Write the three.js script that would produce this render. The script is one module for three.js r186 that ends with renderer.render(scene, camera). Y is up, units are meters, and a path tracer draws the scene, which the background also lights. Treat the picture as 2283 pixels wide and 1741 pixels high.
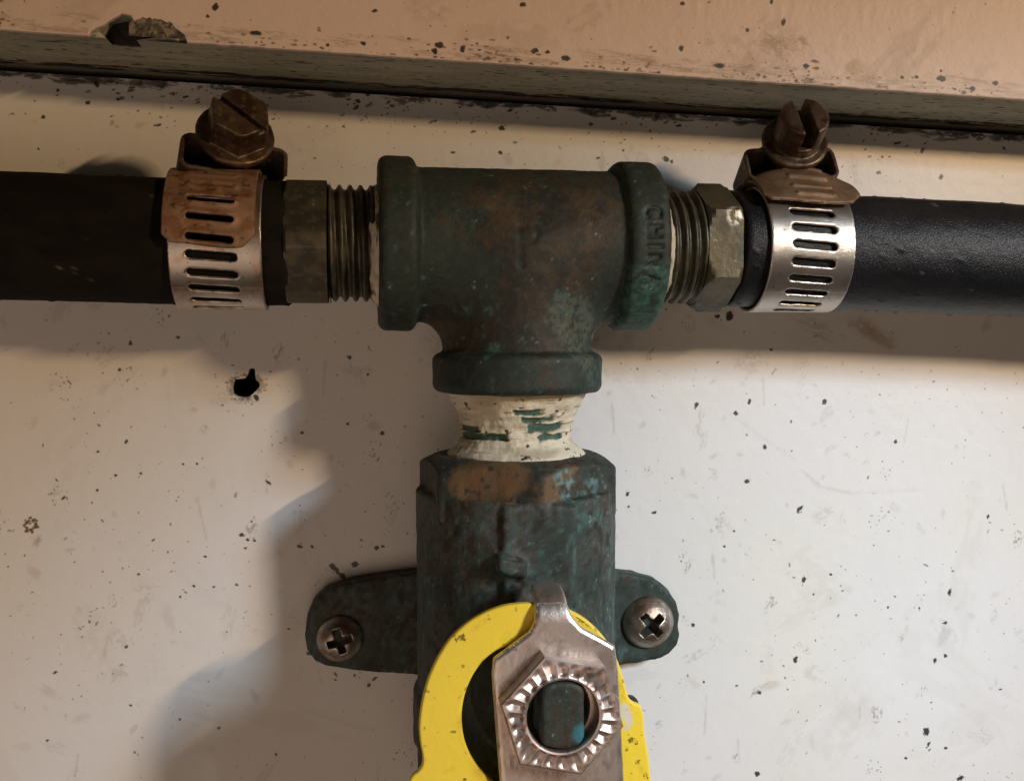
import * as THREE from 'three';
import { mergeGeometries, toCreasedNormals } from 'three/addons/utils/BufferGeometryUtils.js';
import { RectAreaLightUniformsLib } from 'three/addons/lights/RectAreaLightUniformsLib.js';

/* Lengths below are in a drawing unit U (0.813 mm); S turns them into metres.
   The wall panel is the plane z = 0; x right, y up, z out of the wall. */
const S = 0.000813;
const scene = new THREE.Scene();
scene.background = new THREE.Color(0x000000);

// ---------------------------------------------------------------- camera
const FOC = 2350, ZC = 265;
const camera = new THREE.PerspectiveCamera(2 * Math.atan(870.5 / FOC) * 180 / Math.PI, 1024 / 780, 0.01, 10);
camera.position.set(0, 0, ZC * S);
{
  const yaw = Math.atan((1141.5 - 800) / FOC), pit = Math.atan((870.5 - 740) / FOC);
  camera.lookAt(Math.tan(yaw), -Math.tan(pit) / Math.cos(yaw), ZC * S - 1);
  camera.updateMatrixWorld(true);
}
// ---------------------------------------------------------------- lamps
RectAreaLightUniformsLib.init();
function areaLamp(name, color, intensity, w, h, at, to) {
  const l = new THREE.RectAreaLight(color, intensity, w * S, h * S);
  l.name = name; l.position.set(at[0] * S, at[1] * S, at[2] * S); l.lookAt(to[0] * S, to[1] * S, to[2] * S);
  scene.add(l); return l;
}
areaLamp('room_light', new THREE.Color(1.0, 0.73, 0.56), 0.96, 620, 460, [-190, -270, 500], [10, -60, 0]);
function spot(name, color, intensity, at, to, angle, penumbra, soft) {
  const l = new THREE.SpotLight(color, intensity, 0, angle, penumbra, 2);
  l.name = name; l.position.set(at[0] * S, at[1] * S, at[2] * S); l.target.position.set(to[0] * S, to[1] * S, to[2] * S);
  l.castShadow = true; l.shadow.radius = soft; l.shadow.mapSize.set(2048, 2048); l.shadow.camera.near = 0.05; l.shadow.camera.far = 3;
  scene.add(l, l.target); return l;
}
// a shaded work lamp to the right, its beam set on the lower right of the panel; a warm tube lamp farther off
spot('work_lamp', new THREE.Color(0.64, 0.82, 1.0), 0.64, [372, 150, 385], [88, -136, 0], 20.5 * Math.PI / 180, 1, 1.9);
{ const t = areaLamp('warm_tube', new THREE.Color(1.0, 0.66, 0.36), 1380, 76, 10, [608, 212, 660], [20, -10, 0]); t.rotateZ(0.58); }
const renderer = new THREE.WebGLRenderer({ antialias: true });
renderer.toneMapping = THREE.LinearToneMapping;
renderer.toneMappingExposure = 1.0;
renderer.shadowMap.enabled = true;

// ---------------------------------------------------------------- helpers
const V = (x, y, z) => new THREE.Vector3(x, y, z);
function P(px, py, z) {                                   // a photo pixel's point on the plane at height z over the wall
  const d = V((px - 1141.5) / FOC, -(py - 870.5) / FOC, -1).applyQuaternion(camera.quaternion);
  const t = (z - ZC) / d.z; return V(d.x * t, d.y * t, z);
}
let seed = 7;
function rnd() { seed = (seed * 1664525 + 1013904223) >>> 0; return seed / 4294967296; }
function hash3(x, y, z) {
  let h = Math.imul(x, 374761393) ^ Math.imul(y, 668265263) ^ Math.imul(z, 2147483647 ^ 0x3c6ef372);
  h = Math.imul(h ^ (h >>> 13), 1274126177); return ((h ^ (h >>> 16)) >>> 0) / 4294967296;
}
function vn(x, y, z) {
  const xi = Math.floor(x), yi = Math.floor(y), zi = Math.floor(z);
  let u = x - xi, v = y - yi, w = z - zi;
  u = u * u * (3 - 2 * u); v = v * v * (3 - 2 * v); w = w * w * (3 - 2 * w);
  const a = hash3(xi, yi, zi), b = hash3(xi + 1, yi, zi), c = hash3(xi, yi + 1, zi), d = hash3(xi + 1, yi + 1, zi);
  const e = hash3(xi, yi, zi + 1), f = hash3(xi + 1, yi, zi + 1), g = hash3(xi, yi + 1, zi + 1), h = hash3(xi + 1, yi + 1, zi + 1);
  const l0 = a + (b - a) * u, l1 = c + (d - c) * u, l2 = e + (f - e) * u, l3 = g + (h - g) * u;
  const m0 = l0 + (l1 - l0) * v, m1 = l2 + (l3 - l2) * v; return m0 + (m1 - m0) * w;
}
function fbm(x, y, z, o = 4) { let s = 0, a = 0.5, t = 0; for (let i = 0; i < o; i++) { s += a * vn(x, y, z); t += a; a *= 0.5; x = x * 2.03 + 11.3; y = y * 2.03 + 5.7; z = z * 2.03 + 3.1; } return s / t; }
const clamp = (x, a = 0, b = 1) => Math.min(b, Math.max(a, x));
const sm = (a, b, x) => { const t = clamp((x - a) / (b - a)); return t * t * (3 - 2 * t); };
const mix3 = (a, b, t) => [a[0] + (b[0] - a[0]) * t, a[1] + (b[1] - a[1]) * t, a[2] + (b[2] - a[2]) * t];
const smin = (a, b, k) => { const h = clamp(0.5 + 0.5 * (b - a) / k); return b + (a - b) * h - k * h * (1 - h); };
const smax = (a, b, k) => -smin(-a, -b, k);
function cyl(r, t, R, t0, t1, round = 0) {                // distance to a capped cylinder: radius r off the axis, t along it
  const dx = r - R + round, dy = Math.abs(t - (t0 + t1) / 2) - (t1 - t0) / 2 + round;
  return Math.min(Math.max(dx, dy), 0) + Math.hypot(Math.max(dx, 0), Math.max(dy, 0)) - round;
}
function box3(x, y, z, hx, hy, hz, r = 0) {
  const a = Math.abs(x) - hx + r, b = Math.abs(y) - hy + r, c = Math.abs(z) - hz + r;
  return Math.min(Math.max(a, b, c), 0) + Math.hypot(Math.max(a, 0), Math.max(b, 0), Math.max(c, 0)) - r;
}
function polySd(pts, x, y) {                              // signed distance to a closed outline
  let d = 1e9, s = 1; const n = pts.length;
  for (let i = 0, j = n - 1; i < n; j = i++) {
    const [xi, yi] = pts[i], [xj, yj] = pts[j], ex = xj - xi, ey = yj - yi, wx = x - xi, wy = y - yi;
    const t = clamp((wx * ex + wy * ey) / (ex * ex + ey * ey)), bx = wx - ex * t, by = wy - ey * t;
    d = Math.min(d, bx * bx + by * by);
    const c1 = y >= yi, c2 = y < yj, c3 = ex * wy > ey * wx;
    if ((c1 && c2 && c3) || (!c1 && !c2 && !c3)) s = -s;
  }
  return s * Math.sqrt(d);
}
const segD = (x, y, ax, ay, bx, by) => { const ex = bx - ax, ey = by - ay, t = clamp(((x - ax) * ex + (y - ay) * ey) / (ex * ex + ey * ey)); return Math.hypot(x - ax - ex * t, y - ay - ey * t); };
function hexR(a, R, phi) { let q = ((a - phi) % (Math.PI / 3) + Math.PI / 3) % (Math.PI / 3); return R * Math.cos(Math.PI / 6) / Math.cos(q - Math.PI / 6); }
function hexSd(x, y, R, phi) { const ap = R * 0.8660254; let d = -1e9; for (let i = 0; i < 6; i++) { const a = phi + Math.PI / 6 + i * Math.PI / 3; d = Math.max(d, x * Math.cos(a) + y * Math.sin(a) - ap); } return d; }

// surface nets over a distance field: one closed skin, in U
function netGeo(mn, mx, h, f) {
  const nx = Math.ceil((mx[0] - mn[0]) / h) + 1, ny = Math.ceil((mx[1] - mn[1]) / h) + 1, nz = Math.ceil((mx[2] - mn[2]) / h) + 1;
  const val = new Float32Array(nx * ny * nz); let q = 0;
  for (let k = 0; k < nz; k++) for (let j = 0; j < ny; j++) for (let i = 0; i < nx; i++) val[q++] = f(mn[0] + i * h, mn[1] + j * h, mn[2] + k * h);
  const id = new Int32Array(nx * ny * nz).fill(-1), pos = [], idx = [];
  const st = [1, nx, nx * ny], co = [0, 1, nx, nx + 1, nx * ny, nx * ny + 1, nx * ny + nx, nx * ny + nx + 1];
  const E = [[0, 1], [0, 2], [0, 4], [1, 3], [1, 5], [2, 3], [2, 6], [3, 7], [4, 5], [4, 6], [5, 7], [6, 7]];
  for (let k = 0; k < nz - 1; k++) for (let j = 0; j < ny - 1; j++) for (let i = 0; i < nx - 1; i++) {
    const b = i + j * nx + k * nx * ny; let m = 0;
    for (let c = 0; c < 8; c++) if (val[b + co[c]] < 0) m |= 1 << c;
    if (m === 0 || m === 255) continue;
    let x = 0, y = 0, z = 0, n = 0;
    for (const [p, r] of E) {
      if (((m >> p) & 1) === ((m >> r) & 1)) continue;
      const a = val[b + co[p]], c = val[b + co[r]], t = a / (a - c);
      x += (p & 1) + ((r & 1) - (p & 1)) * t; y += ((p >> 1) & 1) + (((r >> 1) & 1) - ((p >> 1) & 1)) * t; z += (p >> 2) + ((r >> 2) - (p >> 2)) * t; n++;
    }
    id[b] = pos.length / 3; pos.push(mn[0] + (i + x / n) * h, mn[1] + (j + y / n) * h, mn[2] + (k + z / n) * h);
  }
  for (let k = 1; k < nz - 1; k++) for (let j = 1; j < ny - 1; j++) for (let i = 1; i < nx - 1; i++) {
    const b = i + j * nx + k * nx * ny, s0 = val[b] < 0;
    for (let ax = 0; ax < 3; ax++) {
      if ((val[b + st[ax]] < 0) === s0) continue;
      const u = st[(ax + 1) % 3], v = st[(ax + 2) % 3];
      const A = id[b], B = id[b - u], C = id[b - u - v], D = id[b - v];
      if (s0) idx.push(A, B, C, A, C, D); else idx.push(A, C, B, A, D, C);
    }
  }
  const g = new THREE.BufferGeometry();
  g.setAttribute('position', new THREE.BufferAttribute(new Float32Array(pos), 3)); g.setIndex(idx);
  g.computeVertexNormals();
  return g;
}
function paint(g, fn) {                                   // vertex colours from place and facing, plus flat uv in U
  const p = g.attributes.position, n = g.attributes.normal, c = new Float32Array(p.count * 3);
  for (let i = 0; i < p.count; i++) c.set(fn(p.getX(i), p.getY(i), p.getZ(i), n.getX(i), n.getY(i), n.getZ(i)), i * 3);
  g.setAttribute('color', new THREE.BufferAttribute(c, 3)); return g;
}
function boxUv(g) {
  const p = g.attributes.position, n = g.attributes.normal, u = new Float32Array(p.count * 2);
  for (let i = 0; i < p.count; i++) {
    const a = Math.abs(n.getX(i)), b = Math.abs(n.getY(i)), c = Math.abs(n.getZ(i));
    if (c >= a && c >= b) { u[2 * i] = p.getX(i); u[2 * i + 1] = p.getY(i); } else if (b >= a) { u[2 * i] = p.getX(i); u[2 * i + 1] = p.getZ(i); } else { u[2 * i] = p.getZ(i); u[2 * i + 1] = p.getY(i); }
  }
  g.setAttribute('uv', new THREE.BufferAttribute(u, 2)); return g;
}
function split(g, fn) {                                   // one skin cut into parts by where each triangle lies
  const p = g.attributes.position, ix = g.index.array, bins = new Map();
  for (let t = 0; t < ix.length; t += 3) {
    const a = ix[t], b = ix[t + 1], c = ix[t + 2];
    const key = fn((p.getX(a) + p.getX(b) + p.getX(c)) / 3, (p.getY(a) + p.getY(b) + p.getY(c)) / 3, (p.getZ(a) + p.getZ(b) + p.getZ(c)) / 3);
    if (!bins.has(key)) bins.set(key, []);
    bins.get(key).push(a, b, c);
  }
  const out = {};
  for (const [key, list] of bins) {
    const map = new Map(), ni = []; const o = new THREE.BufferGeometry();
    for (const v of list) { if (!map.has(v)) map.set(v, map.size); ni.push(map.get(v)); }
    for (const nm of Object.keys(g.attributes)) {
      const at = g.attributes[nm], s = at.itemSize, arr = new Float32Array(map.size * s);
      for (const [v, k] of map) for (let q = 0; q < s; q++) arr[k * s + q] = at.array[v * s + q];
      o.setAttribute(nm, new THREE.BufferAttribute(arr, s));
    }
    o.setIndex(ni); out[key] = o;
  }
  return out;
}
// a turned body: rows along t, columns round the axis; row(t) -> {c:[x,y,z]}, r(a,t)
function turned({ axis = 'x', c = [0, 0, 0], rows, na = 160, r, centre, crease }) {
  const nt = rows.length, pos = [], uv = [], idx = [];
  for (let i = 0; i < nt; i++) for (let j = 0; j <= na; j++) {
    const a = j / na * Math.PI * 2, t = rows[i], q = r(a, t, i), R = Array.isArray(q) ? q[0] : q, T = Array.isArray(q) ? q[1] : t;
    const o = centre ? centre(t) : [0, 0, 0], s = Math.sin(a) * R, k = Math.cos(a) * R;
    if (axis === 'x') pos.push(c[0] + T + o[0], c[1] + s + o[1], c[2] + k + o[2]);
    else if (axis === 'y') pos.push(c[0] + s + o[0], c[1] + T + o[1], c[2] + k + o[2]);
    else pos.push(c[0] + k + o[0], c[1] + s + o[1], c[2] + T + o[2]);
    uv.push(a * 13.4, T);
  }
  for (let i = 0; i < nt - 1; i++) for (let j = 0; j < na; j++) {
    const A = i * (na + 1) + j, B = A + 1, C = A + na + 1, D = C + 1;
    idx.push(A, C, B, B, C, D);
  }
  let g = new THREE.BufferGeometry();
  g.setAttribute('position', new THREE.Float32BufferAttribute(pos, 3)); g.setAttribute('uv', new THREE.Float32BufferAttribute(uv, 2)); g.setIndex(idx);
  g.computeVertexNormals();
  const n = g.attributes.normal, w = na + 1; let dot = 0;     // weld the seam, and face outwards
  for (let i = 0; i < nt; i++) {
    const A = i * w, B = A + na, v = V(n.getX(A) + n.getX(B), n.getY(A) + n.getY(B), n.getZ(A) + n.getZ(B)).normalize();
    n.setXYZ(A, v.x, v.y, v.z); n.setXYZ(B, v.x, v.y, v.z);
  }
  const mid = Math.floor(nt / 2), o = centre ? centre(rows[mid]) : [0, 0, 0];
  for (let j = 0; j < na; j++) { const A = mid * w + j; dot += n.getX(A) * (axis === 'x' ? 0 : pos[A * 3] - c[0] - o[0]) + n.getY(A) * (axis === 'y' ? 0 : pos[A * 3 + 1] - c[1] - o[1]) + n.getZ(A) * (axis === 'z' ? 0 : pos[A * 3 + 2] - c[2] - o[2]); }
  if (dot < 0) { const ix = g.index.array; for (let t = 0; t < ix.length; t += 3) { const h = ix[t]; ix[t] = ix[t + 1]; ix[t + 1] = h; } for (let i = 0; i < n.array.length; i++) n.array[i] *= -1; }
  if (crease) { g = toCreasedNormals(g, crease); }
  return g;
}
const steps = (a, b, n) => Array.from({ length: n + 1 }, (_, i) => a + (b - a) * i / n);

const taken = new Map();
function numbered(n) { const k = taken.get(n) || 0; taken.set(n, k + 1); return k ? `${n}_${String(k).padStart(3, '0')}` : n; }
function thing(name, label, category, at, group) {
  const o = new THREE.Group(); o.name = numbered(name); o.position.set(at[0] * S, at[1] * S, at[2] * S);
  o.userData = { label, category }; if (group) o.userData.group = group;
  o.userData.at = undefined; delete o.userData.at; o._at = at; scene.add(o); return o;
}
function part(name, g, m, parent, label) {                // geometry given in world U; parts sit at their thing's base
  let root = parent; while (!root._at) root = root.parent;
  const a = root._at; g.translate(-a[0], -a[1], -a[2]); g.scale(S, S, S);
  const o = new THREE.Mesh(g, m); o.name = name; o.castShadow = o.receiveShadow = true;
  if (label) o.userData.label = label;
  parent.add(o); return o;
}

// ---------------------------------------------------------------- textures
function dataTex(w, h, px, srgb, size, wrap = THREE.RepeatWrapping) {
  const t = new THREE.DataTexture(px, w, h, THREE.RGBAFormat); t.magFilter = t.minFilter = THREE.LinearFilter;
  t.wrapS = t.wrapT = wrap; if (srgb) t.colorSpace = THREE.SRGBColorSpace;
  if (size) { t.repeat.set(1 / size[0], 1 / size[1]); if (size[2] !== undefined) t.offset.set(-size[2] / size[0], -size[3] / size[1]); }
  t.needsUpdate = true; return t;
}
function tileNoise(n, scale, oct, sharp = 0) {             // tileable grey noise
  const px = new Uint8Array(n * n * 4), wrapN = (x, y, per, s) => {
    const xi = Math.floor(x), yi = Math.floor(y); let u = x - xi, v = y - yi; u = u * u * (3 - 2 * u); v = v * v * (3 - 2 * v);
    const H = (i, j) => hash3(((i % per) + per) % per, ((j % per) + per) % per, s);
    const a = H(xi, yi), b = H(xi + 1, yi), c = H(xi, yi + 1), d = H(xi + 1, yi + 1); return a + (b - a) * u + (c - a + (a - b - c + d) * u) * v;
  };
  for (let j = 0; j < n; j++) for (let i = 0; i < n; i++) {
    let s = 0, a = 0.5, t = 0, per = scale; for (let o = 0; o < oct; o++) { s += a * wrapN(i / n * per, j / n * per, per, 17 + o); t += a; a *= 0.55; per *= 2; }
    let v = s / t; if (sharp) v = sm(0.5 - sharp, 0.5 + sharp, v);
    px.set([v * 255, v * 255, v * 255, 255], (j * n + i) * 4);
  }
  return px;
}
const grainPx = tileNoise(512, 12, 6), finePx = tileNoise(512, 64, 4);
const grainTex = (s) => dataTex(512, 512, grainPx, false, [s, s]);
const fineTex = (s) => dataTex(512, 512, finePx, false, [s, s]);

// a painted sheet with dirt: linear colours in a float grid over a rectangle [x0,y0]-[x1,y1] of the surface
class Sheet {
  constructor(x0, y0, x1, y1, w, h, base) { Object.assign(this, { x0, y0, x1, y1, w, h }); this.c = new Float32Array(w * h * 3); this.rough = new Float32Array(w * h); this.sx = w / (x1 - x0); this.sy = h / (y1 - y0); this.each(base); }
  each(fn) { for (let j = 0; j < this.h; j++) for (let i = 0; i < this.w; i++) { const k = (j * this.w + i) * 3, q = fn(this.x0 + (i + 0.5) / this.sx, this.y0 + (j + 0.5) / this.sy, [this.c[k], this.c[k + 1], this.c[k + 2]]); this.c[k] = q[0]; this.c[k + 1] = q[1]; this.c[k + 2] = q[2]; } }
  blob(x, y, r, col, alpha = 1, o = {}) {                 // a stain with its own ragged outline
    const { el = 1, ang = 0, rag = 0.45, soft = 0.18, holes = 0 } = o, R = r * Math.max(el, 1) * 1.6 + 0.3, ca = Math.cos(ang), sa = Math.sin(ang), id = rnd() * 100;
    const i0 = Math.max(0, Math.floor((x - R - this.x0) * this.sx)), i1 = Math.min(this.w - 1, Math.ceil((x + R - this.x0) * this.sx));
    const j0 = Math.max(0, Math.floor((y - R - this.y0) * this.sy)), j1 = Math.min(this.h - 1, Math.ceil((y + R - this.y0) * this.sy));
    for (let j = j0; j <= j1; j++) for (let i = i0; i <= i1; i++) {
      const dx = this.x0 + (i + 0.5) / this.sx - x, dy = this.y0 + (j + 0.5) / this.sy - y;
      const u = (dx * ca + dy * sa) / el, v = -dx * sa + dy * ca, d = Math.hypot(u, v) / r;
      if (d > 1.7) continue;
      let e = d + (fbm(u / r * 1.3 + id, v / r * 1.3, id, 3) - 0.5) * 2 * rag, a = alpha * (1 - sm(1 - soft, 1 + soft, e));
      if (holes) a *= sm(holes - 0.12, holes + 0.12, fbm(u / r * 3 + id, v / r * 3 + 9, id, 3));
      if (a <= 0.003) continue;
      const k = (j * this.w + i) * 3; for (let q = 0; q < 3; q++) this.c[k + q] += (col[q] - this.c[k + q]) * a;
    }
  }
  tex(wrap) {
    const px = new Uint8Array(this.w * this.h * 4);
    for (let i = 0; i < this.w * this.h; i++) { for (let q = 0; q < 3; q++) { const l = clamp(this.c[i * 3 + q]); px[i * 4 + q] = Math.round(255 * (l <= 0.0031308 ? l * 12.92 : 1.055 * l ** (1 / 2.4) - 0.055)); } px[i * 4 + 3] = 255; }
    return dataTex(this.w, this.h, px, true, [this.x1 - this.x0, this.y1 - this.y0, this.x0, this.y0], wrap);
  }
}
const MOULD = [0.018, 0.014, 0.010], SOOT = [0.03, 0.026, 0.022], RUSTY = [0.11, 0.055, 0.022];
const ledgeY = (x) => 62.84 - (x + 82.49) * 0.03112;      // where the ledge board meets the wall

// ---------------------------------------------------------------- the wall panel
const wallSheet = new Sheet(-105, -165, 215, 91, 2048, 1638, (x, y) => {
  const m = fbm(x * 0.02, y * 0.02, 1.3, 4) - 0.5, f = fbm(x * 0.4, y * 0.4, 4.4, 3) - 0.5, g = 0.73 + m * 0.10 + f * 0.02;
  const warm = (fbm(x * 0.035 + 40, y * 0.035, 8.1, 4) - 0.5) * 0.09;
  return [g + 0.015 + warm * 0.2, g, g - 0.035 - warm];
});
{
  const sh = wallSheet, at = (px, py, r, o, col = MOULD, al = 0.95) => { const p = P(px, py, 0); sh.blob(p.x, p.y, r / 13.5, col, al, o); };
  // faint films and drips, each with an outline
  for (let i = 0; i < 46; i++) sh.blob(-90 + rnd() * 290, -150 + rnd() * 205, 2 + rnd() * 6, [0.5, 0.46, 0.4], 0.08 + rnd() * 0.10, { el: 1 + rnd() * 3, ang: rnd() * 3, rag: 0.7, soft: 0.25, holes: 0.48 });
  for (let i = 0; i < 130; i++) { const x = -90 + rnd() * 290, y = -150 + rnd() * 210; sh.blob(x, y, 0.6 + rnd() * 1.6, [0.34, 0.31, 0.27], 0.14 + rnd() * 0.18, { el: 1 + rnd() * 2, ang: rnd() * 3, rag: 0.8, soft: 0.3, holes: 0.5 }); }
  for (let i = 0; i < 320; i++) sh.blob(-100 + rnd() * 310, -160 + rnd() * 225, 0.25 + rnd() * rnd() * 1.3, rnd() < 0.3 ? [0.42, 0.30, 0.19] : [0.36, 0.33, 0.29], 0.12 + rnd() * 0.22, { el: 1 + rnd() * 1.5, ang: rnd() * 3, rag: 0.9, soft: 0.6 });
  for (let i = 0; i < 40; i++) { const x = -90 + rnd() * 290, y = -150 + rnd() * 190, n = 5 + rnd() * 14, sl = (rnd() - 0.5) * 0.5; for (let j = 0; j < n; j++) sh.blob(x + sl * j * 0.5, y - j * 0.55, 0.16 + rnd() * 0.28, [0.42, 0.38, 0.33], 0.18, { el: 1.8, ang: 1.5, rag: 0.9, soft: 0.6 }); }
  // specks: most tiny, a few large
  for (let i = 0; i < 3000; i++) {
    const x = -100 + rnd() * 310, y = -160 + rnd() * 225; if (fbm(x * 0.05, y * 0.05, 20, 3) < 0.36 + rnd() * 0.22) continue;
    const k = rnd(), r = 0.07 + 0.16 * k * k * k + (rnd() < 0.03 ? 0.2 * rnd() : 0), c = rnd() < 0.14 ? RUSTY : rnd() < 0.5 ? MOULD : [0.09, 0.075, 0.06];
    sh.blob(x, y, r, c, 0.5 + rnd() * 0.45, { el: 1 + rnd() * rnd() * 2.5, ang: rnd() * 3.1, rag: 0.5, soft: 0.2 });
  }
  for (let i = 0; i < 34; i++) {                          // peppered groups
    const x = -90 + rnd() * 280, y = -150 + rnd() * 205, n = 6 + rnd() * 14;
    for (let j = 0; j < n; j++) sh.blob(x + (rnd() + rnd() - 1) * 4, y + (rnd() + rnd() - 1) * 4, 0.07 + rnd() * 0.17, SOOT, 0.3 + rnd() * 0.4, { el: 1 + rnd(), ang: rnd() * 3 });
  }
  for (let i = 0; i < 760; i++) {                         // mould spotting along the ledge joint
    const x = -100 + rnd() * 310, d = -Math.log(1 - rnd() * 0.98) * 4.2, y = ledgeY(x) - 1.4 - d; if (fbm(x * 0.07, 2, 33, 3) < 0.28 + rnd() * 0.3) continue;
    sh.blob(x, y, 0.07 + rnd() * rnd() * 0.62 * Math.exp(-d * 0.07), MOULD, 0.6 + rnd() * 0.35, { el: 1 + rnd() * 1.5, ang: rnd() * 0.6, rag: 0.7 });
  }
  for (let i = 0; i < 60; i++) { const x = -100 + rnd() * 310; sh.blob(x, ledgeY(x) - 1.9 - rnd() * 0.8, 0.5 + rnd() * 0.9, [0.05, 0.045, 0.035], 0.8, { el: 2 + rnd() * 4, ang: -0.03, rag: 0.8, holes: 0.4 }); }
  for (const [px, py, r, el, ang] of [[673, 965, 5.5], [747, 1268, 12, 1.8, -0.6], [790, 1258, 9, 1.2, 0.5], [764, 1284, 8, 1.4, -0.8], [395, 752, 5], [290, 765, 5, 1.4, 1.5], [281, 984, 4, 2.2, 1.3], [218, 1006, 4.5], [313, 1056, 4],
    [257, 1060, 4], [407, 1035, 3.5], [438, 1034, 3.5], [140, 1110, 3.5, 2, 0.9], [216, 1093, 3.5], [597, 1076, 4, 2.4, -0.7], [560, 1163, 4], [538, 1193, 7, 1.2, 0.4], [551, 1203, 5], [567, 1205, 4], [546, 1222, 4], [308, 1280, 4], [374, 1231, 3, 1.6, 1.2], [457, 1241, 4],
    [853, 1218, 5], [668, 1219, 6, 1.4, -0.2], [696, 1219, 5], [840, 1221, 6, 1.6, 0.6], [689, 1458, 6, 1.3, -0.5], [790, 1505, 4], [835, 1513, 5, 2, 0.6], [822, 1527, 6, 1.3, 1.3], [122, 1499, 5, 1.4, 0.3], [281, 1442, 4, 1.4, 0.2], [290, 1572, 4], [400, 1604, 3.5], [104, 1651, 4], [431, 1307, 4], [527, 1304, 4], [401, 1331, 3.5, 1.4, 1.3],
    [643, 1402, 4], [487, 1623, 4, 1.5, 0.2], [615, 1682, 4], [779, 797, 6, 1.3, -0.4], [820, 835, 4], [775, 945, 4, 1.3, 1], [852, 966, 6, 1.2, 1], [1115, 340, 6], [1120, 286, 9, 1.1, 0.4], [216, 187, 8, 1.1, 0.8], [262, 221, 5], [85, 332, 3], [95, 260, 6, 1.2, 0.6], [128, 200, 5], [195, 228, 6],
    [1485, 355, 8, 1.2, -0.3], [1498, 360, 5], [1390, 335, 4], [1666, 1072, 8, 1.2, 0.3], [1782, 1135, 9, 1.5, 0.7], [1794, 1293, 9, 1.6, 0.9], [1774, 1472, 8, 1.6, 1.4], [2065, 1632, 13, 1.2, 1.2], [2071, 1660, 6, 1.8, 0.9], [1839, 895, 8, 1.5, 1.3], [1672, 895, 6, 1.6, 1.3], [1553, 903, 7, 1.6, 1.2], [1640, 921, 7, 1.3, 0.3],
    [1706, 997, 7, 1.4, 1.3], [2118, 1321, 7, 1.7, 1.4], [2109, 1388, 6, 1.3, 0.2], [2109, 1461, 7], [2086, 1473, 6, 1.4, 1.2], [1689, 1725, 9, 1.2, 0.4], [1694, 1545, 6], [1545, 1394, 6], [2143, 1735, 10, 1.3, 0.2], [1400, 1100, 6, 1.5, 1.1], [1402, 1130, 4], [1460, 1142, 6, 1.4, 0.2], [1637, 1184, 4], [1615, 1218, 4], [2020, 1690, 5],
    [1643, 1529, 4], [1570, 1520, 4], [2110, 1668, 5], [1981, 1354, 4], [2050, 1356, 3.5], [1815, 1325, 4], [1853, 1281, 4], [1997, 985, 5, 1.8, 1.3], [2204, 1152, 5, 1.4, 1.2], [2057, 335, 8, 1.3, 0.8], [1960, 385, 7, 1.2, 0.3], [1968, 350, 5], [2100, 395, 8, 1.3, 0.7], [2240, 330, 5], [1720, 780, 4], [1628, 700, 8, 1.4, 0.2], [1600, 705, 7], [1700, 690, 5]])
    at(px, py, r, { el: el || 1.1, ang: ang || 0, rag: 0.95, soft: 0.2 });
  for (const [px, py, r] of [[1954, 1592, 22], [1990, 740, 8], [1533, 1262, 14], [1600, 1165, 17], [1445, 1050, 16], [1640, 1690, 12], [1470, 1615, 12], [2010, 1420, 12], [2060, 1540, 14], [560, 1180, 16], [500, 755, 14], [620, 790, 22], [160, 780, 12], [455, 955, 12], [820, 930, 12], [1450, 795, 14], [1900, 430, 14], [250, 1340, 14], [1720, 1345, 18], [2270, 1200, 22], [1690, 1540, 14], [255, 275, 16], [1300, 470, 10]])
    at(px, py, r, { el: 1.2 + rnd(), ang: 0.6 + rnd(), rag: 0.8, soft: 0.3, holes: 0.58 }, [0.12, 0.10, 0.085], 0.5);
  for (let i = 0; i < 3; i++) at(1925 + i * 26, 728 + i * 16, 30 - i * 3, { el: 1.5, ang: -0.4, rag: 0.7, soft: 0.5, holes: 0.34 }, [0.34, 0.22, 0.10], 0.4);
  for (let i = 0; i < 30; i++) { const a = rnd() * 6.283, q = 3 + rnd() * 15; if (q < 8 && a < 4) continue; at(68 + Math.cos(a) * q, 1170 + Math.sin(a) * q, 3 + rnd() * 3, {}, RUSTY, 0.9); }
  at(82, 1205, 12, { el: 1.6, ang: 1.2, holes: 0.4, soft: 0.4 }, [0.4, 0.28, 0.16], 0.6);
  for (let i = 0; i < 46; i++) { const a = rnd() * 6.283, q = 24 + rnd() * rnd() * 70; at(545 + Math.cos(a) * q * 1.1, 862 + Math.sin(a) * q, 1 + rnd() * 2.6, { el: 1 + rnd(), rag: 0.9 }, SOOT, 0.6); }
  for (let i = 0; i < 22; i++) { const a = rnd() * 6.283; at(545 + Math.cos(a) * (26 + rnd() * 10), 860 + Math.sin(a) * (22 + rnd() * 10), 5 + rnd() * 6, { rag: 1, holes: 0.5, ang: a }, [0.14, 0.12, 0.10], 0.6); }
  for (let i = 0; i < 9; i++) { const a = rnd() * 6.283; at(546 + Math.cos(a) * 26, 862 + Math.sin(a) * 22, 16 + rnd() * 10, { rag: 1, soft: 0.5, holes: 0.5 }, [0.2, 0.17, 0.14], 0.5); }
  at(571, 886, 8, { el: 1.3, ang: -0.9 }); at(1628, 708, 9, { el: 1.7, ang: 0.2 });
  for (const [a, b] of [[[1630, 925], [1780, 1030]], [[1790, 1050], [1830, 1085]], [[1830, 1085], [1900, 1100]], [[1900, 1100], [2050, 1092]]])   // an old brush drip line
    for (let i = 0; i < 16; i++) { const t = i / 16; at(a[0] + (b[0] - a[0]) * t, a[1] + (b[1] - a[1]) * t, 4 + rnd() * 4, { el: 2, ang: -0.4, rag: 0.9, holes: 0.5, soft: 0.4 }, [0.46, 0.43, 0.39], 0.2); }
}
const paintBump = grainTex(26);
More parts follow.
